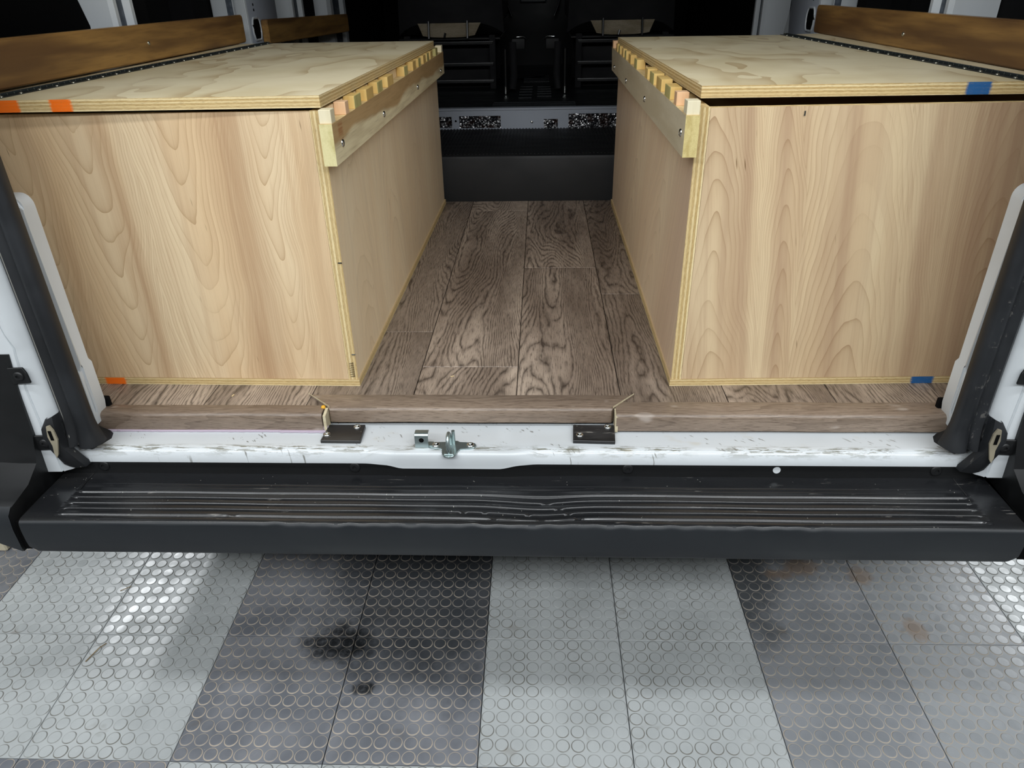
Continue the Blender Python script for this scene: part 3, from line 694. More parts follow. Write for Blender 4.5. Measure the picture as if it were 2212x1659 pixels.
# --- D pillars: painted jamb, weather seal, inner panel
def pillar(s):
    # jamb cross section (x, y), swept up with a few pressed steps
    bm = NB(); rows = []
    for z in (-0.062, -0.03, 0.0, 0.03, 0.10, 0.165, 0.175, 0.20, 0.212, 0.228, 0.26, 0.31, 0.32, 0.34, 0.5, 0.8, 1.2, 1.62):
        o = 0.006 * sstep(0.165, 0.20, z) + 0.006 * sstep(0.31, 0.335, z)
        w = 0.007 * math.exp(-((z - 0.175) / 0.02) ** 2) + 0.007 * sstep(0.05, -0.03, z)
        row = [(-0.800, 1.012), (-0.804, 0.995 - o * .3), (-0.812, 0.984 - o), (-0.822, 0.978 - o), (-0.8300 + w, 0.9765 - o * .6), (-0.8325 + w, 0.9785), (-0.8340 + w, 0.9755), (-0.850, 0.9750), (-0.875, 0.977), (-0.95, 0.985), (-1.03, 1.01), (-1.052, 1.06), (-1.052, 1.20), (-0.99, 1.20), (-0.95, 1.10), (-0.84, 1.04)]
        rows.append([(mx(s, a), b, z) for a, b in row])
    grid(bm, rows, True)
    q = P('door_pillar', bm, WHITE, smooth=35, label='white painted rear door pillar')
    # seal
    bm = NB(); rows = []
    for k in range(40):
        z = -0.012 + 1.6 * (k / 39) ** 1.6
        fl_ = 0.010 * math.exp(-((z + 0.02) / 0.03) ** 2)
        prof = [(-0.8035 - fl_ * .2, 0.999), (-0.803, 0.990 - fl_), (-0.797, 0.9845 - fl_), (-0.790, 0.986 - fl_), (-0.7835, 0.9905), (-0.7805, 0.9865 - fl_), (-0.774, 0.981 - fl_), (-0.765, 0.980 - fl_), (-0.758 + fl_ * .4, 0.985 - fl_), (-0.7555 + fl_, 0.994), (-0.757 + fl_, 1.004), (-0.763 + fl_, 1.010), (-0.780, 1.012), (-0.798, 1.010)]
        rows.append([(mx(s, a), b, z) for a, b in prof])
    vs = grid(bm, rows, True); bm.faces.new(vs[0]); obj('weather_seal', bm, RUBBER, q, smooth=50)
    # rubber boot spread over the sill corner
    bm = NB()
    path = [(-0.772, 1.052, -0.026), (-0.765, 1.034, -0.024), (-0.770, 1.014, -0.021), (-0.782, 1.000, -0.017), (-0.796, 0.992, -0.010), (-0.806, 0.985, 0.004), (-0.812, 0.982, 0.022), (-0.810, 0.985, 0.040), (-0.803, 0.99, 0.052)]
    inn = [(-0.790, 1.050, -0.014), (-0.786, 1.030, -0.004), (-0.787, 1.012, 0.004), (-0.791, 1.002, 0.010), (-0.797, 0.996, 0.016), (-0.800, 0.992, 0.022), (-0.801, 0.991, 0.030), (-0.800, 0.992, 0.042), (-0.798, 0.994, 0.052)]
    low = [(a + 0.004, b, -0.0322 if c < -0.01 else c - 0.012) for a, b, c in path]
    grid(bm, [[(mx(s, a), b, c) for a, b, c in r] for r in (low, path, [((a + d) / 2, (b + e) / 2 - .003, (c + f) / 2 + .003) for (a, b, c), (d, e, f) in zip(path, inn)], inn)])
    obj('seal_boot', bm, RUBBER, q, smooth=70)
    # torn boot: ragged rubber running down over the sill end, beige sealer showing
    bm = NB()
    L = [(-0.818, 0.973, 0.046), (-0.829, 0.970, 0.028), (-0.832, 0.969, 0.006), (-0.826, 0.970, -0.016), (-0.820, 0.971, -0.030), (-0.817, 0.975, -0.046), (-0.815, 0.982, -0.056)]
    Rr = [(-0.804, 0.972, 0.052), (-0.803, 0.968, 0.040), (-0.803, 0.966, 0.016), (-0.803, 0.968, -0.008), (-0.795, 0.972, -0.026), (-0.790, 0.977, -0.042), (-0.787, 0.984, -0.057)]
    Mi = [((a + d) / 2, (b + e) / 2 - 0.004, (c + f) / 2) for (a, b, c), (d, e, f) in zip(L, Rr)]
    Lb = [(a - .001, b + .012, c) for a, b, c in L]; Rb = [(a + .003, b + .014, c) for a, b, c in Rr]
    grid(bm, [[(mx(s, a), b, c) for a, b, c in r] for r in (Lb, L, Mi, Rr, Rb)]); obj('torn_seal_end', bm, RUBBER, q, smooth=60)
    bm = NB()
    pts = [(-0.810, 0.038), (-0.804, 0.040), (-0.800, 0.030), (-0.799, 0.012), (-0.803, -0.002), (-0.808, -0.018), (-0.812, -0.024), (-0.8135, -0.014), (-0.8115, 0.0), (-0.814, 0.018)]
    extr(bm, [(mx(s, a - .003), 0.9625 - 0.05 * (c + 0.02) * 0 + 0.0, c) for a, c in pts], (0, 0.003, 0)); obj('exposed_sealer', bm, BEIGE, q)
    bm = NB(); box(bm, min(mx(s, -0.8125), mx(s, -0.8075)), max(mx(s, -0.8125), mx(s, -0.8075)), 0.9615, 0.9635, 0.012, 0.030); obj('sealer_slot', bm, HOLE, q)
    # inner white panel between seal and box
    out = [(-0.850, -0.010), (-0.789, -0.010), (-0.784, 0.020), (-0.784, 0.098), (-0.7885, 0.104), (-0.7885, 0.352)] + [(-0.8065 + 0.018 * math.cos(math.radians(a)), 0.372 + 0.020 * math.sin(math.radians(a))) for a in range(0, 91, 15)] + [(-0.850, 0.392)]
    bm = NB(); extr(bm, [(mx(s, a), 1.052, b) for a, b in out], (0, 0.030, 0))
    fr = [e for e in bm.edges if all(v.co.y < 1.053 for v in e.verts)]
    bmesh.ops.bevel(bm, geom=fr, offset=0.004, segments=3, affect='EDGES')
    r = obj('inner_pillar_panel', bm, WHITE, q, smooth=50)
    bm = NB(); box(bm, min(mx(s, -0.787), mx(s, -0.86)), max(mx(s, -0.787), mx(s, -0.86)), 1.046, 1.075, -0.012, 0.094); bevel(bm, 0.003, 2); obj('lower_panel_step', bm, WHITE, r, smooth=50)
    bm = NB(); lathe(bm, [(0, 0.0005), (0.0032, 0.0005), (0.0034, 0)], 6, (mx(s, -0.804), 1.0515, 0.358), (0, -1, 0)); obj('clip_hole', bm, HOLE, r)
    bm = NB(); box(bm, min(mx(s, -0.781), mx(s, -0.80)), max(mx(s, -0.781), mx(s, -0.80)), 1.085, 1.095, 0.002, 0.022); bevel(bm, 0.002, 1); obj('floor_clip', bm, INK, r)
mir(pillar)
# --- body shell
def shell(s):
    bm = NB(); x0, x1 = sorted((mx(s, -1.055), mx(s, -1.075))); box(bm, x0, x1, 1.05, 5.3, -0.25, 1.72); P('body_side', bm, WHITE)
    bm = NB(); x0, x1 = sorted((mx(s, -1.040), mx(s, -1.054))); box(bm, x0, x1, 1.21, 5.28, 0.0, 1.70); P('side_lining', bm, INK)
mir(shell)
bm = NB(); box(bm, -1.09, 0.99, 0.99, 5.3, 1.70, 1.75); box(bm, -1.05, 0.95, 0.985, 1.06, 1.62, 1.70); P('roof', bm, WHITE)
bm = NB(); box(bm, -1.05, 0.95, 1.08, 5.28, 1.66, 1.699); P('headliner', bm, INK)
bm = NB(); box(bm, -1.09, 0.99, 5.28, 5.33, -0.25, 1.75); P('front_bulkhead', bm, INK)
bm = NB(); box(bm, -1.05, 0.95, 1.16, 5.3, -0.40, -0.16); box(bm, -1.05, 0.95, 2.5, 5.3, -0.16, -0.02); P('chassis_underbody', bm, BLACKP)
for s in (1, -1):
    for yy in (2.35,):
        bm = NB(); lathe(bm, [(0.0, 0.10), (0.18, 0.10), (0.28, 0.09), (0.295, 0.06), (0.295, -0.06), (0.28, -0.09), (0.2, -0.1), (0, -0.1)], 32, (mx(s, -0.88), yy, -0.36), (1, 0, 0))
        P('rear_wheel', bm, BLACKP, smooth=40)
# --- inner side structure
def wall_post(s, y0, y1, slot=True, z0=0.30):
    A = lambda a, b, c, d, e, f, m, nm, par, **k: obj(nm, box(NB(), min(mx(s, a), mx(s, b)), max(mx(s, a), mx(s, b)), c, d, e, f), m, par, **k)
    x = -0.925
    bm = NB(); pts = [(-1.036, y0 - 0.004), (-0.992, y0), (-0.968, y0 + 0.004), (-0.962, y0 - 0.006), (-0.948, y0 - 0.010), (x - 0.004, y0 - 0.006), (x, y0), (x, y1 - 0.01), (x - 0.006, y1), (-0.99, y1 + 0.004), (-1.036, y1 + 0.004)]
    hexa(bm, [(mx(s, a), b) for a, b in pts], z0, 1.66)
    for f in bm.faces:
        c = f.calc_center_median()
        if abs(c.x - mx(s, x)) < 0.002: f.material_index = 1
        if abs(c.x - mx(s, -0.98)) < 0.004 and c.y < y0 + 0.01: f.material_index = 2
    bmesh.ops.bevel(bm, geom=[e for e in bm.edges if abs(e.verts[0].co.z - e.verts[1].co.z) > 1], offset=0.003, segments=2, affect='EDGES')
    q = P('wall_post', bm, [WHITE, GREYM, GALV], smooth=40)
    ym = y0 + (y1 - y0) * 0.20; w = 0.058
    for zc in ((0.545, 0.72, 0.95, 1.2) if slot else (0.62, 0.8, 1.1)):
        ring = [(ym + w * 0.62 * math.cos(a) * (1), zc + 0.032 * max(-1, min(1, 1.35 * math.sin(a)))) for a in [2 * PI * i / 20 for i in range(20)]]
        bm = NB(); extr(bm, [(mx(s, x + 0.0004), b, c) for b, c in ring], ((mx(s, x + 0.0012) - mx(s, x + 0.0004)), 0, 0)); obj('post_slot', bm, HOLE, q)
        bm = NB(); tube(bm, [(mx(s, x), b, c) for b, c in ring] + [(mx(s, x), ring[0][0], ring[0][1])], 0.004, 6, cap=False); obj('slot_rim', bm, WHITE, q, smooth=60)
    for zc in (0.600, 0.615, 0.66):
        bm = NB(); lathe(bm, [(0, 0.001), (0.004, 0.001), (0.0042, 0)], 8, (mx(s, x), ym + 0.0, zc), (s, 0, 0)); obj('post_hole', bm, HOLE, q)
    bm = NB(); extr(bm, [(mx(s, x), y1 - 0.03, 0.49), (mx(s, x + 0.0015), y1 + 0.02, 0.49), (mx(s, x + 0.001), y1 - 0.012, 0.56)], (0, 0.004, 0)); obj('post_foot_flare', bm, WHITE, q)
    return q
wall_post(1, 2.505, 2.795); wall_post(-1, 2.45, 2.735)
def thin_post(s, y0, y1):
    bm = NB(); x = -0.939; w = y1 - y0
    pts = [(-1.038, y0), (x - 0.01, y0 + 0.005), (x, y0 + w * 0.1), (x, y0 + w * 0.22), (x - 0.014, y0 + w * 0.3), (x - 0.014, y0 + w * 0.7), (x, y0 + w * 0.78), (x, y0 + w * 0.9), (x - 0.01, y1), (-1.038, y1)]
    hexa(bm, [(mx(s, a), b) for a, b in pts], 0.25, 1.66)
    for f in bm.faces:
        if abs(f.calc_center_median().x - mx(s, x - 0.014)) < 0.003: f.material_index = 1
    return P('wall_rib', bm, [WHITE, GALV])
thin_post(1, 1.735, 1.84); thin_post(1, 3.0, 3.18); thin_post(1, 3.54, 3.88); thin_post(-1, 1.70, 1.80); thin_post(-1, 3.1, 3.25)
def waist(s):      # long white horizontal rail of the body side, below the timber rail
    bm = NB(); x0, x1 = sorted((mx(s, -0.960), mx(s, -1.04))); box(bm, x0, x1, 1.21, 2.50, 0.40, 0.47); P('waist_beam', bm, GREYM)
mir(waist)
# black fabric covering the rear quarter window on the left, with a wavy free edge
bm = NB(); rows = []
for k in range(26):
    z = 0.45 + 1.2 * k / 25
    e = 1.735 - 0.02 * sstep(0.60, 0.64, z) + 0.035 * math.exp(-((z - 0.618) / 0.012) ** 2) - 0.25 * sstep(0.64, 0.9, z)
    rows.append([(-1.0, 1.10 + (e - 1.10) * i / 10, z + 0.0) if i else (-1.0, 1.10, z) for i in range(11)])
    rows[-1] = [(a - 0.004 * math.sin(b * 17 + z * 9), b, c) for a, b, c in rows[-1]]
grid(bm, rows)
bmesh.ops.solidify(bm, geom=bm.faces, thickness=0.003)
P('window_cover', bm, INK, smooth=60, label='black fabric cover over the left rear quarter window')

# --- step up to the cab
bm = NB()
prof = [(2.476, 0.0), (2.477, 0.140), (2.480, 0.150), (2.486, 0.1535), (2.9985, 0.150), (2.9985, -0.01), (2.476, -0.01)]
extr(bm, [(-1.03, y, z) for y, z in prof], (1.96, 0, 0))
stp = P('cab_step_cover', bm, STEPM, smooth=30, label='black plastic step cover between load floor and cab')
bm = NB()
for i in range(64):
    x = -0.45 + i * 0.0125; box(bm, x, x + 0.005, 2.50, 2.985, 0.150, 0.1548)
obj('tread_ribs', bm, TREADM, stp, kind='stuff')
bm = NB(); box(bm, -1.03, 0.93, 3.000, 3.02, 0.10, 0.222)
box(bm, -1.03, 0.93, 2.996, 3.03, 0.222, 0.229); rs = P('step_riser', bm, GREYM, label='grey steel riser under the cab floor')
for (a, b, z0, z1) in ((-0.425, -0.357, 0.158, 0.199), (-0.327, -0.162, 0.156, 0.201), (0.066, 0.108 - 0.0, 0.152, 0.186), (0.108, 0.30, 0.150, 0.205)):
    if a > 0.06 and b < 0.12: a, b = -0.0 + 0.01, 0.065
    bm = NB(); nx, nz = max(3, int((b - a) / 0.0045)), int((z1 - z0) / 0.0045); rows = []
    for j in range(nz + 1):
        rows.append([(a + (b - a) * i / nx, 2.9985 - random.uniform(0, 0.0035), z0 + (z1 - z0) * j / nz) for i in range(nx + 1)])
    grid(bm, rows); obj('insulation_patch', bm, FOIL, rs, label='silver foil insulation showing through a cut-out')
screw(rs, (-0.038, 2.9995, 0.1755), (0, -1, 0), 0.0055, STEEL); 
bm = NB(); lathe(bm, [(0, 0.0005), (0.004, 0.0005), (0.0042, 0)], 8, (-0.342, 2.9995, 0.182), (0, -1, 0)); obj('riser_hole', bm, HOLE, rs)
# cab floor with moulded pads and ribs
bm = NB(); box(bm, -1.03, 0.93, 3.02, 5.28, 0.18, 0.226)
cf = P('cab_floor', bm, CABM, label='black rubber cab floor mat with moulded ribs')
bm = NB()
for k, yy in enumerate((3.045, 3.075, 3.11, 3.15)): box(bm, -0.20, 0.14, yy, yy + 0.012, 0.226, 0.231)
for (xa, xb, ya, yb) in ((-0.10, -0.04, 3.28, 3.75), (-0.02, 0.045, 3.32, 3.72), (-0.09, 0.04, 3.85, 4.15)):
    n = 5
    for k in range(n):
        y = ya + (yb - ya) * k / n; box(bm, xa, xb, y, y + (yb - ya) / n * 0.55, 0.226, 0.232)
bevel(bm, 0.0015, 1); obj('mat_ribs', bm, CABM, cf, kind='stuff')
bm = NB(); extr(bm, [(-0.15, 3.93, 0.233), (0.02, 4.02, 0.237), (0.03, 4.30, 0.24), (-0.13, 4.26, 0.234)], (0, 0, 0.004)); obj('mat_flap', bm, CABM, cf)
# dash / centre console far ahead
bm = NB()
rows = []
for (yy, z, w) in ((4.72, 0.22, .30), (4.70, 0.40, .31), (4.66, 0.55, .33), (4.74, 0.75, .40), (4.95, 0.85, .5)):
    rows.append([(XC - w, yy + 0.03, z), (XC - w * .8, yy, z), (XC, yy - 0.01, z), (XC + w * .8, yy, z), (XC + w, yy + 0.03, z)])
grid(bm, rows); dash = P('centre_console', bm, STEPM, smooth=50)
for s in (1, -1):
    bm = NB(); tube(bm, [(XC + s * 0.145, 4.62, 0.62), (XC + s * 0.152, 4.62, 0.60), (XC + s * 0.146, 4.61, 0.55), (XC + s * 0.12, 4.60, 0.49)], 0.006, 8); obj('console_rim', bm, GLOSSB, dash, smooth=60)
bm = NB(); box(bm, XC - 0.075, XC + 0.075, 4.63, 4.66, 0.56, 0.66); bevel(bm, 0.008, 2); obj('console_panel', bm, CABM, dash)
bm = NB(); box(bm, -1.03, 0.93, 4.85, 5.25, 0.72, 1.0); bevel(bm, 0.03, 2); P('dashboard', bm, STEPM)

# ================================================================ STORAGE BOXES
def storage_box(s, label, fi, bi, fo, bo, H, ven, side, lid_m, e_base, e_lid, e_side, lidq, hq, pop, pend, group):
    t = thing('storage_box', label, 'box', group, loc=(fi[0], fi[1], 0))
    def q(a, b, c, d): return [a, b, c, d]
    th = 0.018; zb = 0.014
    dx = s * th
    # base board: its edge shows under the front and along the aisle
    foot = [(fo[0], fo[1] - 0.001), (fi[0] + s * 0.002, fi[1] - 0.001), (bi[0] + s * 0.004, bi[1] + 0.004), (bo[0], bo[1])]
    # face order: front, inner side, back, outer
    bm = NB(); hexa(bm, foot, 0.0, zb, (1, 1, 1, 1, 0, 0)); obj('base_panel', bm, [PLYH, e_base], t)
    # side panel towards the aisle (ply edge faces the camera)
    sp = [(fi[0] - dx, fi[1]), (fi[0], fi[1]), (bi[0], bi[1]), (bi[0] - dx, bi[1])]
    bm = NB(); hexa(bm, sp, zb, H, (1, 0, 1, 0, 2, 2)); obj('side_panel', bm, [side, e_side, EDGE_TOP], t)
    f2 = (fi[0] - dx, fi[1]); 
    fp = [(fo[0], fo[1]), (f2[0] - s * 0.0006, f2[1] + 0.0006), (f2[0] - s * 0.0006, f2[1] + 0.013), (fo[0], fo[1] + 0.013)]
    bm = NB(); hexa(bm, fp, zb + 0.0005, H - 0.0008, (0, 0, 0, 0, 1, 1)); obj('front_panel', bm, [ven, EDGE_TOP], t, label='front plywood panel with cathedral grain')
    bm = NB(); hexa(bm, [(bo[0], bo[1] - 0.013), (bi[0] - dx, bi[1] - 0.013), (bi[0] - dx, bi[1]), (bo[0], bo[1])], zb, H); obj('back_panel', bm, PLYH, t)
    bm = NB(); hexa(bm, [(fo[0] - s * .0, fo[1] + .013), (fo[0] + dx, fo[1] + .013), (bo[0] + dx, bo[1] - .013), (bo[0], bo[1] - .013)], zb, H); obj('outer_panel', bm, PLYH, t)
    for y in (fi[1] + 0.30, fi[1] + 0.9):
        bm = NB(); x0, x1 = sorted((fo[0] + dx, fi[0] - dx)); box(bm, x0, x1, y, y + 0.018, zb, H - 0.004); obj('divider', bm, PLYH, t)
    # lid
    zl = 0.4975 if s < 0 else 0.4965; lt = 0.018
    bm = NB(); hexa(bm, lidq, zl, zl + lt, (1, 2, 2, 2, 0, 0)); lid = obj('lid', bm, [lid_m, e_lid, EDGE_LIDSIDE], t)
    bm = NB(); hexa(bm, hq, zl, zl + lt, (1, 2, 2, 2, 0, 0)); hs = obj('fixed_top_strip', bm, [lid_m, e_lid, EDGE_LIDSIDE], t)
    return t, lid, hs, zl + lt
def piano_hinge(t, a, b, z, s):
    a = Vector(a); b = Vector(b); d = (b - a); L = d.length; d.normalize(); n = Vector((-d.y, d.x, 0)) * (1 if s > 0 else -1)
    # leaf flat on the boards
    bm = NB(); c = [a + n * -0.013, a + n * 0.013, b + n * 0.013, b + n * -0.013]
    hexa(bm, [(p.x, p.y) for p in c], z, z + 0.0012); h = obj('piano_hinge', bm, DARKMET, t)
    # knuckles
    k = 0; step = 0.0165; u = 0.004
    kb = NB()
    q = Vector((0, 0, 1)).rotation_difference(d)
    while u < L - step:
        p = a + d * u
        lathe(kb, [(0, 0), (0.0036, 0), (0.0036, step * 0.90), (0, step * 0.90)], 10, (p.x, p.y, z + 0.0022), d); u += step
    obj('hinge_knuckles', kb, DARKMET, h, kind='stuff', smooth=40)
    pb = NB(); box(pb, 0, 1, 0, 1, 0, 1); pb.free()
    pb = NB(); tube(pb, [(a.x, a.y, z + 0.0022), (b.x, b.y, z + 0.0022)], 0.0030, 8); obj('hinge_pin', pb, PINSTEEL, h, smooth=60)
    u = 0.03; i = 0
    proto = None
    while u < L - 0.02:
        p = a + d * u - n * (0.0085)
        if proto is None:
            proto = screw(h, (p.x, p.y, z + 0.0012), (0, 0, 1), 0.0034, PINSTEEL, 'screw')
        else:
            c = proto.copy(); COL.objects.link(c); c.parent = h; c.location = Vector((p.x, p.y, z + 0.0012)) - woff(h)
        u += 0.047
    return h
def cleat(t, s, a, b, x_in, thk, z0, z1, zt, blocks, scr, pop, pend, name_label, cham=0):
    """a, b: y of near and far end; x_in(y): x of the box side; the batten stands thk off it towards the aisle"""
    xa0, xb0 = x_in(a), x_in(b); xa1, xb1 = xa0 + s * thk, xb0 + s * thk
    bm = NB(); hexa(bm, [(xa0, a), (xa1, a), (xb1, b), (xb0, b)], z0, z1, (1, 0, 1, 0, 2, 2))
    for v in bm.verts:
        if v.co.z < z0 + 0.001 and v.co.y > b - 0.001 and s < 0: v.co.y -= 0.03
    q = obj('cleat', bm, [pop, pend, EDGE_TOP], t, label=name_label)
    for k, (y, w, m) in enumerate(blocks):
        xi = x_in(y) + s * 0.0008; xo = x_in(y) + s * thk * random.uniform(0.96, 1.0)
        x0, x1 = sorted((xi, xo)); bm = NB(); box(bm, x0, x1, y, y + w, z1, zt + random.uniform(-0.0008, 0.0008)); bevel(bm, 0.0006, 1)
        ax = xo
        if m == 1:
            for f in bm.faces:
                if abs(f.calc_center_median().x - ax) < 0.0004 and k % 2 == 0: f.material_index = 1
        obj('spacer_block', bm, [BLK[m], BLK[3]], q)
    for y, z in scr:
        screw(q, (x_in(y) + s * (thk + 0.0002), y, z), (s, 0, 0), 0.0062, STEEL)
    return q
G1 = None
# left box
tL, lidL, hsL, zL = storage_box(1, 'left-hand plywood storage box with orange paint marks on its edges', (-0.3435, 1.168), (-0.3325, 2.447), (-0.932, 1.177), (-0.932, 2.447), 0.492,
    VEN_L, SIDE_L, LID_L, EDGE_BASE_L, EDGE_LID_L, EDGE_SIDE_L,
    [(-0.8715, 1.160), (-0.342, 1.165), (-0.320, 2.338), (-0.8185, 2.352)], [(-0.935, 1.160), (-0.8735, 1.160), (-0.8205, 2.352), (-0.935, 2.352)], POPLAR_L, END_L, None)
piano_hinge(tL, (-0.8725, 1.162, 0), (-0.8195, 2.352, 0), zL, 1)
blL = [(1.151, .023, 0), (1.240, .022, 2), (1.303, .050, 1), (1.397, .060, 1), (1.498, .049, 1), (1.594, .064, 1), (1.795, .047, 1), (1.916, .049, 1), (2.001, .040, 1), (2.085, .045, 1), (2.150, .040, 1), (2.217, .045, 1), (2.322, .045, 3), (2.448, .030, 0)]
cleat(tL, 1, 1.148, 2.484, lambda y: -0.3435 + (y - 1.168) * 0.0086, 0.0205, 0.411, 0.4745, 0.4945, blL, [(1.195, .438), (1.526, .432), (1.955, .432), (2.40, .426)], POPLAR_L, END_L, 'pale and brown poplar batten carrying spacer blocks')
# pencilled grade stamp near the lower corner, staples
bm = NB()
for k in range(7):
    for j in range(3): box(bm, -0.3568 + j * 0.0030, -0.3550 + j * 0.0030, 1.1670, 1.1676, 0.020 + k * 0.0045, 0.0222 + k * 0.0045 + 0.001 * ((k * 3 + j) % 3 - 1))
obj('ink_stamp', bm, M('stamp_ink', 0.8, col=(96, 84, 58)).m, tL)
for (x, z) in ((-0.3475, 0.243), (-0.3465, 0.066)):
    bm = NB(); box(bm, x - 0.003, x + 0.004, 1.1664, 1.1684, z, z + 0.002); obj('staple', bm, STEEL, tL)
# right box
tR, lidR, hsR, zR = storage_box(-1, 'right-hand plywood storage box with blue paint marks on its edges', (0.2405, 1.170), (0.240, 2.430), (0.832, 1.186), (0.832, 2.430), 0.4885,
    VEN_R, SIDE_R, LID_R, EDGE_BASE_R, EDGE_LID_R, EDGE_SIDE_R,
    [(0.7435, 1.196), (0.248, 1.200), (0.224, 2.333), (0.6950, 2.305)], [(0.835, 1.196), (0.7455, 1.196), (0.6970, 2.305), (0.835, 2.345)], POPLAR_R, END_R, None)
piano_hinge(tR, (0.7445, 1.198, 0), (0.6960, 2.305, 0), zR, -1)
blR = [(1.152, .026, 0), (1.248, .024, 2), (1.316, .058, 1), (1.417, .062, 1), (1.517, .056, 1), (1.612, .040, 1), (1.805, .051, 1), (1.929, .048, 1), (2.038, .038, 1), (2.114, .036, 1), (2.207, .040, 1), (2.285, .035, 1), (2.42, .03, 2)]
cleat(tR, -1, 1.150, 2.455, lambda y: 0.2400, 0.0215, 0.418, 0.4800, 0.5005, blR, [(1.180, .450), (1.625, .440), (2.00, .434), (2.34, .434)], POPLAR_R, END_R, 'grey-beige poplar batten carrying spacer blocks')
bm = NB(); box(bm, 0.402, 0.404, 1.1725, 1.1755, 0.474, 0.481); obj('staple', bm, STEEL, tR)
# ================================================================ stained timber rails along the walls
def rail(label, x, y0, y1, za, zb, h, s):
    """s: side facing the aisle"""
    t = thing('timber_rail', label, 'rail', None, loc=(x, y0, za))
    bm = NB(); n = 2; r = 0.009
    prof = []
    for (cy, cz, a0) in ((y1 - r, 1, 0), (y0 + r, 1, 90), (y0 + r, 0, 180), (y1 - r, 0, 270)):
        for k in range(5):
            a = math.radians(a0 + 22.5 * k); y = cy + r * math.cos(a); base = za + (zb - za) * (y - y0) / (y1 - y0)
            prof.append((y, base + (h - r if cz else r) + r * math.sin(a)))
    extr(bm, [(x, y, z) for y, z in prof], (-s * 0.022, 0, 0))
    bmesh.ops.bevel(bm, geom=[e for e in bm.edges if abs(e.verts[0].co.x - e.verts[1].co.x) < 1e-5], offset=0.0022, segments=2, affect='EDGES')
    obj('board', bm, RAILM, t, smooth=40)
    return t
r1 = rail('brown stained timber rail above the left storage box', -0.900, 1.215, 2.388, 0.520, 0.517, 0.075, 1)
screw(r1, (-0.8995, 1.782, 0.555), (1, 0, 0), 0.0045, PINSTEEL)
r3 = rail('brown stained timber rail above the right storage box', 0.800, 1.215, 2.378, 0.5175, 0.5165, 0.072, -1)
screw(r3, (0.7995, 1.79, 0.545), (-1, 0, 0), 0.0045, PINSTEEL)
r2 = rail('dark brown timber rail further forward, past the left wall post', -0.900, 2.60, 3.707, 0.498, 0.476, 0.073, 1)
# stand-off blocks that carry the rails
for r, x0, y, z in ((r1, -0.9725, 1.30, .55), (r1, -0.9725, 1.93, .55), (r1, -0.9725, 2.25, .55), (r2, -0.9725, 2.9, .53), (r2, -0.9725, 3.4, .52), (r3, 0.822, 1.30, .55), (r3, 0.822, 1.93, .55), (r3, 0.822, 2.25, .55)):
    bm = NB(); box(bm, x0, x0 + 0.0505, y - 0.02, y + 0.02, z - 0.02, z + 0.02); bevel(bm, 0.001, 1); obj('standoff_block', bm, RAILM, r)
for s_, ys_ in ((1, (1.30, 1.93, 2.25, 2.9, 3.4)), (-1, (1.30, 1.93, 2.25))):
    for y in ys_:
        x0, x1 = sorted((mx(s_, -0.9735), mx(s_, -1.039))); bm = NB(); box(bm, x0, x1, y - 0.03, y + 0.03, 0.30, 1.0); P('wall_bracket', bm, INK)

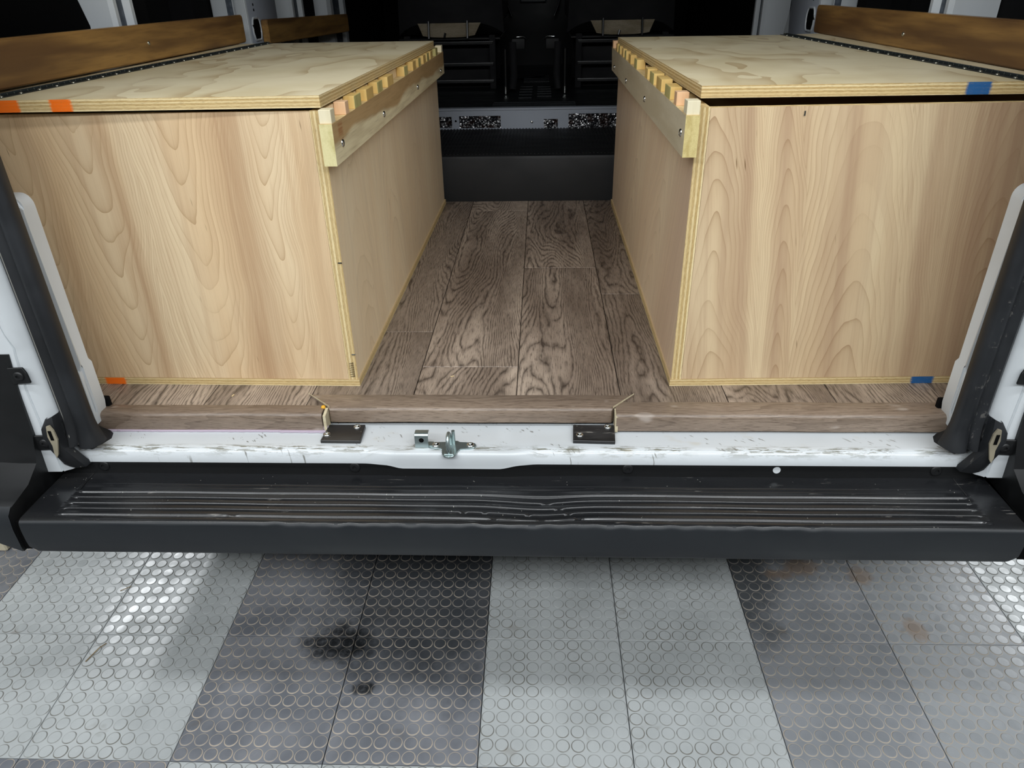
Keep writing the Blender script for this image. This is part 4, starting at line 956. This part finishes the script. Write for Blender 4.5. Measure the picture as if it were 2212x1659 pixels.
# ================================================================ CAB SEATS (backs seen from behind)
def seat(x, label, s):
    t = thing('cab_seat', label, 'seat', None, loc=(x, 3.85, 0.2264))
    # pedestal: open frame with cross bars
    for sx in (-1, 1):
        for y in (3.62, 4.02):
            bm = NB(); box(bm, x + sx * 0.195 - 0.014, x + sx * 0.195 + 0.014, y - 0.014, y + 0.014, 0.226, 0.455); bevel(bm, 0.004, 2); obj('pedestal_post', bm, SEATF, t)
    for (z, y) in ((0.262, 3.612), (0.335, 3.612), (0.425, 3.612), (0.425, 4.03)):
        bm = NB(); box(bm, x - 0.20, x + 0.20, y - 0.008, y + 0.008, z - 0.009, z + 0.006); bevel(bm, 0.003, 2); obj('cross_bar', bm, GLOSSB, t)
    bm = NB(); box(bm, x - 0.19, x + 0.19, 3.66, 4.02, 0.226, 0.40); bevel(bm, 0.01, 2); obj('pedestal_box', bm, SEATF, t)
    bm = NB(); box(bm, x - 0.235, x + 0.235, 3.61, 4.18, 0.434, 0.448); bevel(bm, 0.004, 1); obj('slide_plate', bm, GLOSSB, t)
    bm = NB(); box(bm, x - 0.245, x + 0.245, 3.80, 4.24, 0.50, 0.60); bevel(bm, 0.03, 3); obj('seat_cushion', bm, SEATF, t, smooth=50)
    # tan storage bin seen through the gap below the backrest
    bm = NB(); rows = []
    for k in range(9):
        u = -1 + k / 4; w = 0.118
        rows.append([(x + u * w, 3.590, 0.449 + 0.008 * abs(u) ** 3), (x + u * w * 1.22, 3.625, 0.506)])
    grid(bm, rows); bmesh.ops.solidify(bm, geom=bm.faces, thickness=0.004); bn = obj('storage_bin', bm, TANSTORE, t)
    for u in (-0.09, 0.085):
        bm = NB(); tube(bm, [(x + u, 3.583, 0.445), (x + u, 3.60, 0.515)], 0.005, 6); obj('seat_spring_rod', bm, GLOSSB, t)
    bm = NB(); tube(bm, [(x - 0.02, 3.583, 0.449), (x - 0.015, 3.585, 0.468)], 0.005, 6); obj('seat_spring_rod', bm, GLOSSB, t)
    # backrest, lower hem curved, tapering up
    bm = NB(); rows = []
    for k in range(22):
        v = k / 21; z = 0.455 + 0.72 * v; y = 3.66 - 0.10 * v + 0.02 * math.sin(v * 3)
        w = 0.245 - 0.03 * v - 0.02 * math.sin(v * PI) * 0
        row = []
        for i in range(17):
            u = -1 + i / 8
            hem = 0.052 * (1 - abs(u) ** 4) * max(0, 1 - v * 6)
            row.append((x + u * w, y + 0.05 * abs(u) ** 3 - 0.012 * math.cos(u * 1.4), z + hem))
        for i in range(17):
            u = 1 - i / 8
            hem = 0.052 * (1 - abs(u) ** 4) * max(0, 1 - v * 6)
            row.append((x + u * w * 0.98, y + 0.13, z + hem))
        rows.append(row)
    vs = grid(bm, rows, True); bm.faces.new(vs[-1]); bm.faces.new(vs[0][::-1]); br = obj('backrest', bm, SEATF, t, smooth=50)
    bm = NB(); box(bm, x - 0.13, x + 0.13, 3.55, 3.66, 1.24, 1.45); bevel(bm, 0.04, 3); hr = obj('headrest', bm, SEATF, t, smooth=50)
    for sx in (-1, 1):
        bm = NB(); tube(bm, [(x + sx * 0.05, 3.61, 1.16), (x + sx * 0.05, 3.61, 1.26)], 0.006, 8); obj('headrest_rod', bm, STEEL, t)
    # belt buckle stalk and shiny recliner tubes on the aisle side
    a = s * 0.262
    bm = NB(); tube(bm, [(x + a, 3.42, 0.226), (x + a, 3.42, 0.41)], 0.011, 10); obj('belt_anchor_post', bm, GLOSSB, t, smooth=60)
    bm = NB(); lathe(bm, [(0, 0), (0.008, 0), (0.008, 0.03), (0, 0.034)], 10, (x + a, 3.40, 0.231)); obj('anchor_bolt', bm, STEEL, t, smooth=50)
    bm = NB(); tube(bm, [(x + a + s * 0.03, 3.46, 0.242), (x + a + s * 0.035, 3.47, 0.30), (x + a + s * 0.03, 3.50, 0.43)], 0.016, 10); obj('seat_leg_tube', bm, SEATF, t, smooth=60)
    bm = NB(); box(bm, x + a + s * 0.055 - 0.03, x + a + s * 0.055 + 0.03, 3.50, 3.64, 0.40, 0.445); bevel(bm, 0.008, 2); obj('recliner_cover', bm, STEPM, t, smooth=50)
    bm = NB(); tube(bm, [(x + a + s * 0.045, 3.60, 0.445), (x + a + s * 0.075, 3.60, 0.448), (x + a + s * 0.09, 3.61, 0.435)], 0.005, 8); obj('recliner_lever', bm, STEEL, t, smooth=60)
    return t
for x_, l_, s_ in ((-0.420, 'black cab seat on the left, its tan bin showing under the backrest', 1), (0.365, 'black cab seat on the right, its tan bin showing under the backrest', -1)):
    seat(x_, l_, s_).location.z += 0.0003

for o_ in (tL, tR): o_.location.z += 0.0004
# ================================================================ small loose things
bit = plain_wood('wood_chip', (224, 204, 160), (196, 168, 120))
cr = thing('cardboard_box', 'pale cardboard box on the garage floor behind the left bumper corner', 'box', loc=(-1.62, 1.62, -0.653))
bm = NB(); box(bm, -1.75, -1.437, 1.412, 1.72, -0.6525, -0.50); bevel(bm, 0.004, 1); obj('carton', bm, plain_wood('cream_card', (222, 214, 190), (198, 188, 160)), cr)
bm = NB(); box(bm, -1.76, -1.430, 1.405, 1.73, -0.53, -0.495); bevel(bm, 0.004, 1); obj('carton_lid', bm, plain_wood('cream_card_lid', (232, 226, 204), (206, 198, 172)), cr)
for (x, y, z, r, l) in ((-0.171, 1.205, 0.0004, .5, 'small pale wood chip on the load floor near the centre nosing'), (-0.572, 1.13, 0.0004, 1.4, 'tiny wood chip lying before the left storage box')):
    t = obj('wood_chip', box(NB(), -0.0035, 0.0035, -0.001, 0.001, 0, 0.0012), bit, None, loc=(x, y, z)); t.rotation_euler.z = r
    t['label'] = l; t['category'] = 'wood chip'
def leaf(x, y, pts, r, label):
    d = Vector((x, y, -0.6898 + 0.024 * y - 0.00147 * x + 0.0022)); bm = NB(); tube(bm, pts, r, 6, squash=0.5)
    t = obj('twig', bm, plain_wood('twig_brown', (150, 130, 96), (84, 70, 46)), None, loc=d, smooth=60); t['label'] = label; t['category'] = 'twig'
leaf(-1.02, 1.09, [(0.012, 0.030, 0), (0.004, 0.015, 0.002), (-0.001, 0.0, 0.001), (-0.008, -0.022, 0)], 0.0016, 'thin brown twig lying on the pale tile at the left')
leaf(-1.045, 1.285, [(0.008, 0.01, 0), (0.0, 0.0, 0.002), (-0.012, -0.006, 0)], 0.0014, 'short dark twig on the pale tile seam near the bumper')
